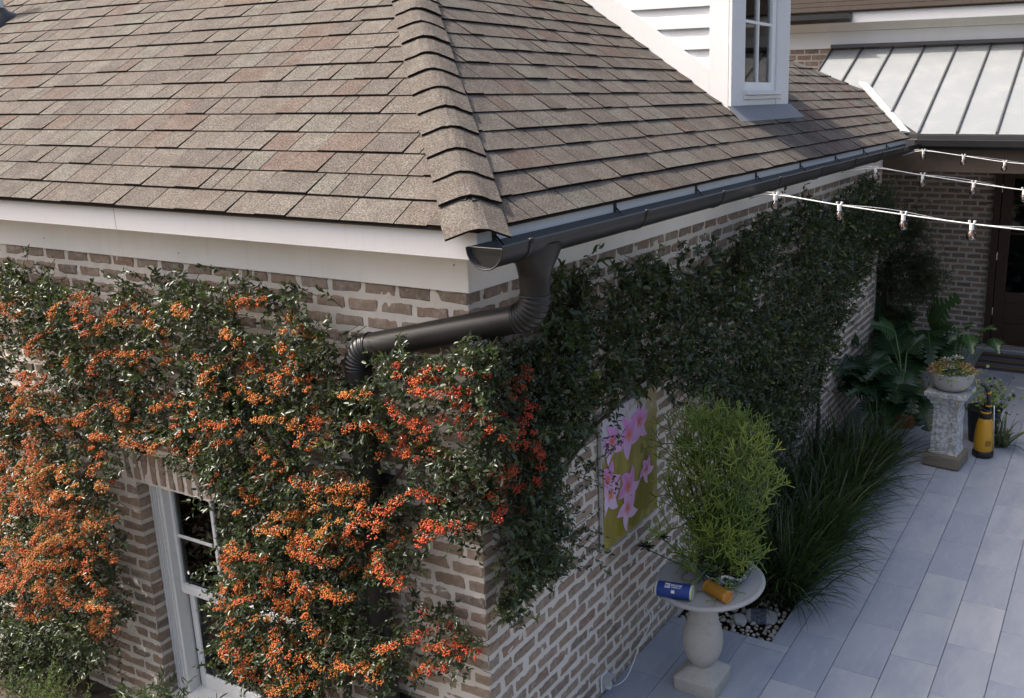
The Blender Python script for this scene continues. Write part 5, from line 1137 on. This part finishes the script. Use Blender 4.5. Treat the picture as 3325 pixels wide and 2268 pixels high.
lv = Leaves(); n = 240; P = np.array([1.52, 6.62, .46]) + rng.normal(0, .10, (n, 3)) * np.array([1, .8, 1.2]); L = rng.uniform(.03, .055, n); lv.add(P, rand_dirs(n), nrm(rand_dirs(n) * .6 + np.array([0, -.5, .8])), L, L * .85, np.clip(rng.normal(.42, .1, n), 0, 1), .2); lv.build('leaves', LF_suc, t)
# door mat
g = G('striped mat'); sp_ = g.new('ShaderNodeSeparateXYZ'); g.l(g.pos(), sp_.inputs[0]); f_ = g.math('FRACT', g.math('MULTIPLY', g.math('ADD', sp_.outputs[1], g.math('MULTIPLY', g.noise(40), .01)), 3.1))
c = g.ramp(f_, [(0, (.075, .07, .09)), (.30, (.05, .045, .065)), (.42, (.24, .165, .05)), (.62, (.10, .09, .10)), (.74, (.16, .15, .17))], 'CONSTANT'); g.bump(g.noise(300, 2), .4, .004); matm = g.fin(c, .95, 0, .1)
m = MB(); m.box((.98, 9.38, .002), (2.3, 10.25, .014), .004); tag(m.build('door_mat', matm), 'striped purple and mustard mat in front of the porch door', 'mat')

# ------------------------------------------------------------------ string lights
fil = M_simple('filament', (.75, .30, .12), .4); bulbg = M_glass('bulb glass', (.93, .94, .95), .01, 1.6)
strands = [('nearest white string of clear bulbs over the patio', 2.502, (.372, 2.925), [(.549, 2.879), (.967, 2.832), (1.363, 2.791), (1.758, 2.755), (2.16, 2.73), (2.56, 2.72)]),
           ('middle white string of clear bulbs over the patio', 4.689, (.372, 2.925), [(.662, 2.893), (1.048, 2.846), (1.45, 2.795), (1.828, 2.753), (2.23, 2.73)]),
           ('farthest white string of clear bulbs, by the porch gutter', 7.109, (.372, 2.925), [(.584, 2.899), (.994, 2.853), (1.403, 2.799), (1.81, 2.77), (2.2, 2.75)])]
bulb_me = {}
for label, Y_, an, bl in strands:
    t = thing('string_light', (an[0], Y_, an[1]), label, 'string light', 'string lights over the patio')
    tops = [np.array([x, Y_, z + .066]) for x, z in bl]; pts = [np.array([an[0], Y_, an[1] - .01])] + tops + [tops[-1] + np.array([.9, 0, .0])]; path = smooth_path(pts, 8)
    m = MB(); m.tube(path, .0044, 6); m.build('cord', MAT['cord'], t, smooth=True)
    m = MB(); m.tube([p + np.array([0, .006, .009 + .01 * math.sin(i * .35)]) for i, p in enumerate(path)], .0022, 5); m.build('support_wire', MAT['steel'], t, smooth=True)
    for c_ in tops:
        ya = random.uniform(-.1, .1); b0 = c_ + np.array([0, 0, -.004])
        m = MB(); m.tube([b0 + (0, 0, .006), b0 + (ya * .02, 0, -.03)], [.013, .0135], 12); m.tube([b0 + (-.012, 0, .004), b0 + (-.016, 0, .024)], [.006, .008], 8); m.tube([b0 + (.012, 0, .004), b0 + (.016, 0, .024)], [.006, .008], 8); sk_ = m.build('socket', MAT['cord'], t, smooth=True, auto=50)
        m = MB(); bb = b0 + np.array([ya * .03, 0, -.03]); m.lathe([(.012, 0), (.0135, -.004), (.0215, -.012), (.0272, -.023), (.0292, -.034), (.0278, -.045), (.022, -.056), (.012, -.0625), (.0005, -.064)], bb, 20); m.build('bulb', bulbg, sk_, smooth=True)
        m = MB(); m.tube([bb + (-.003, 0, -.006), bb + (-.007, 0, -.042)], .0018, 5); m.tube([bb + (.003, 0, -.006), bb + (.006, 0, -.044)], .0018, 5); m.build('filament', fil, sk_)
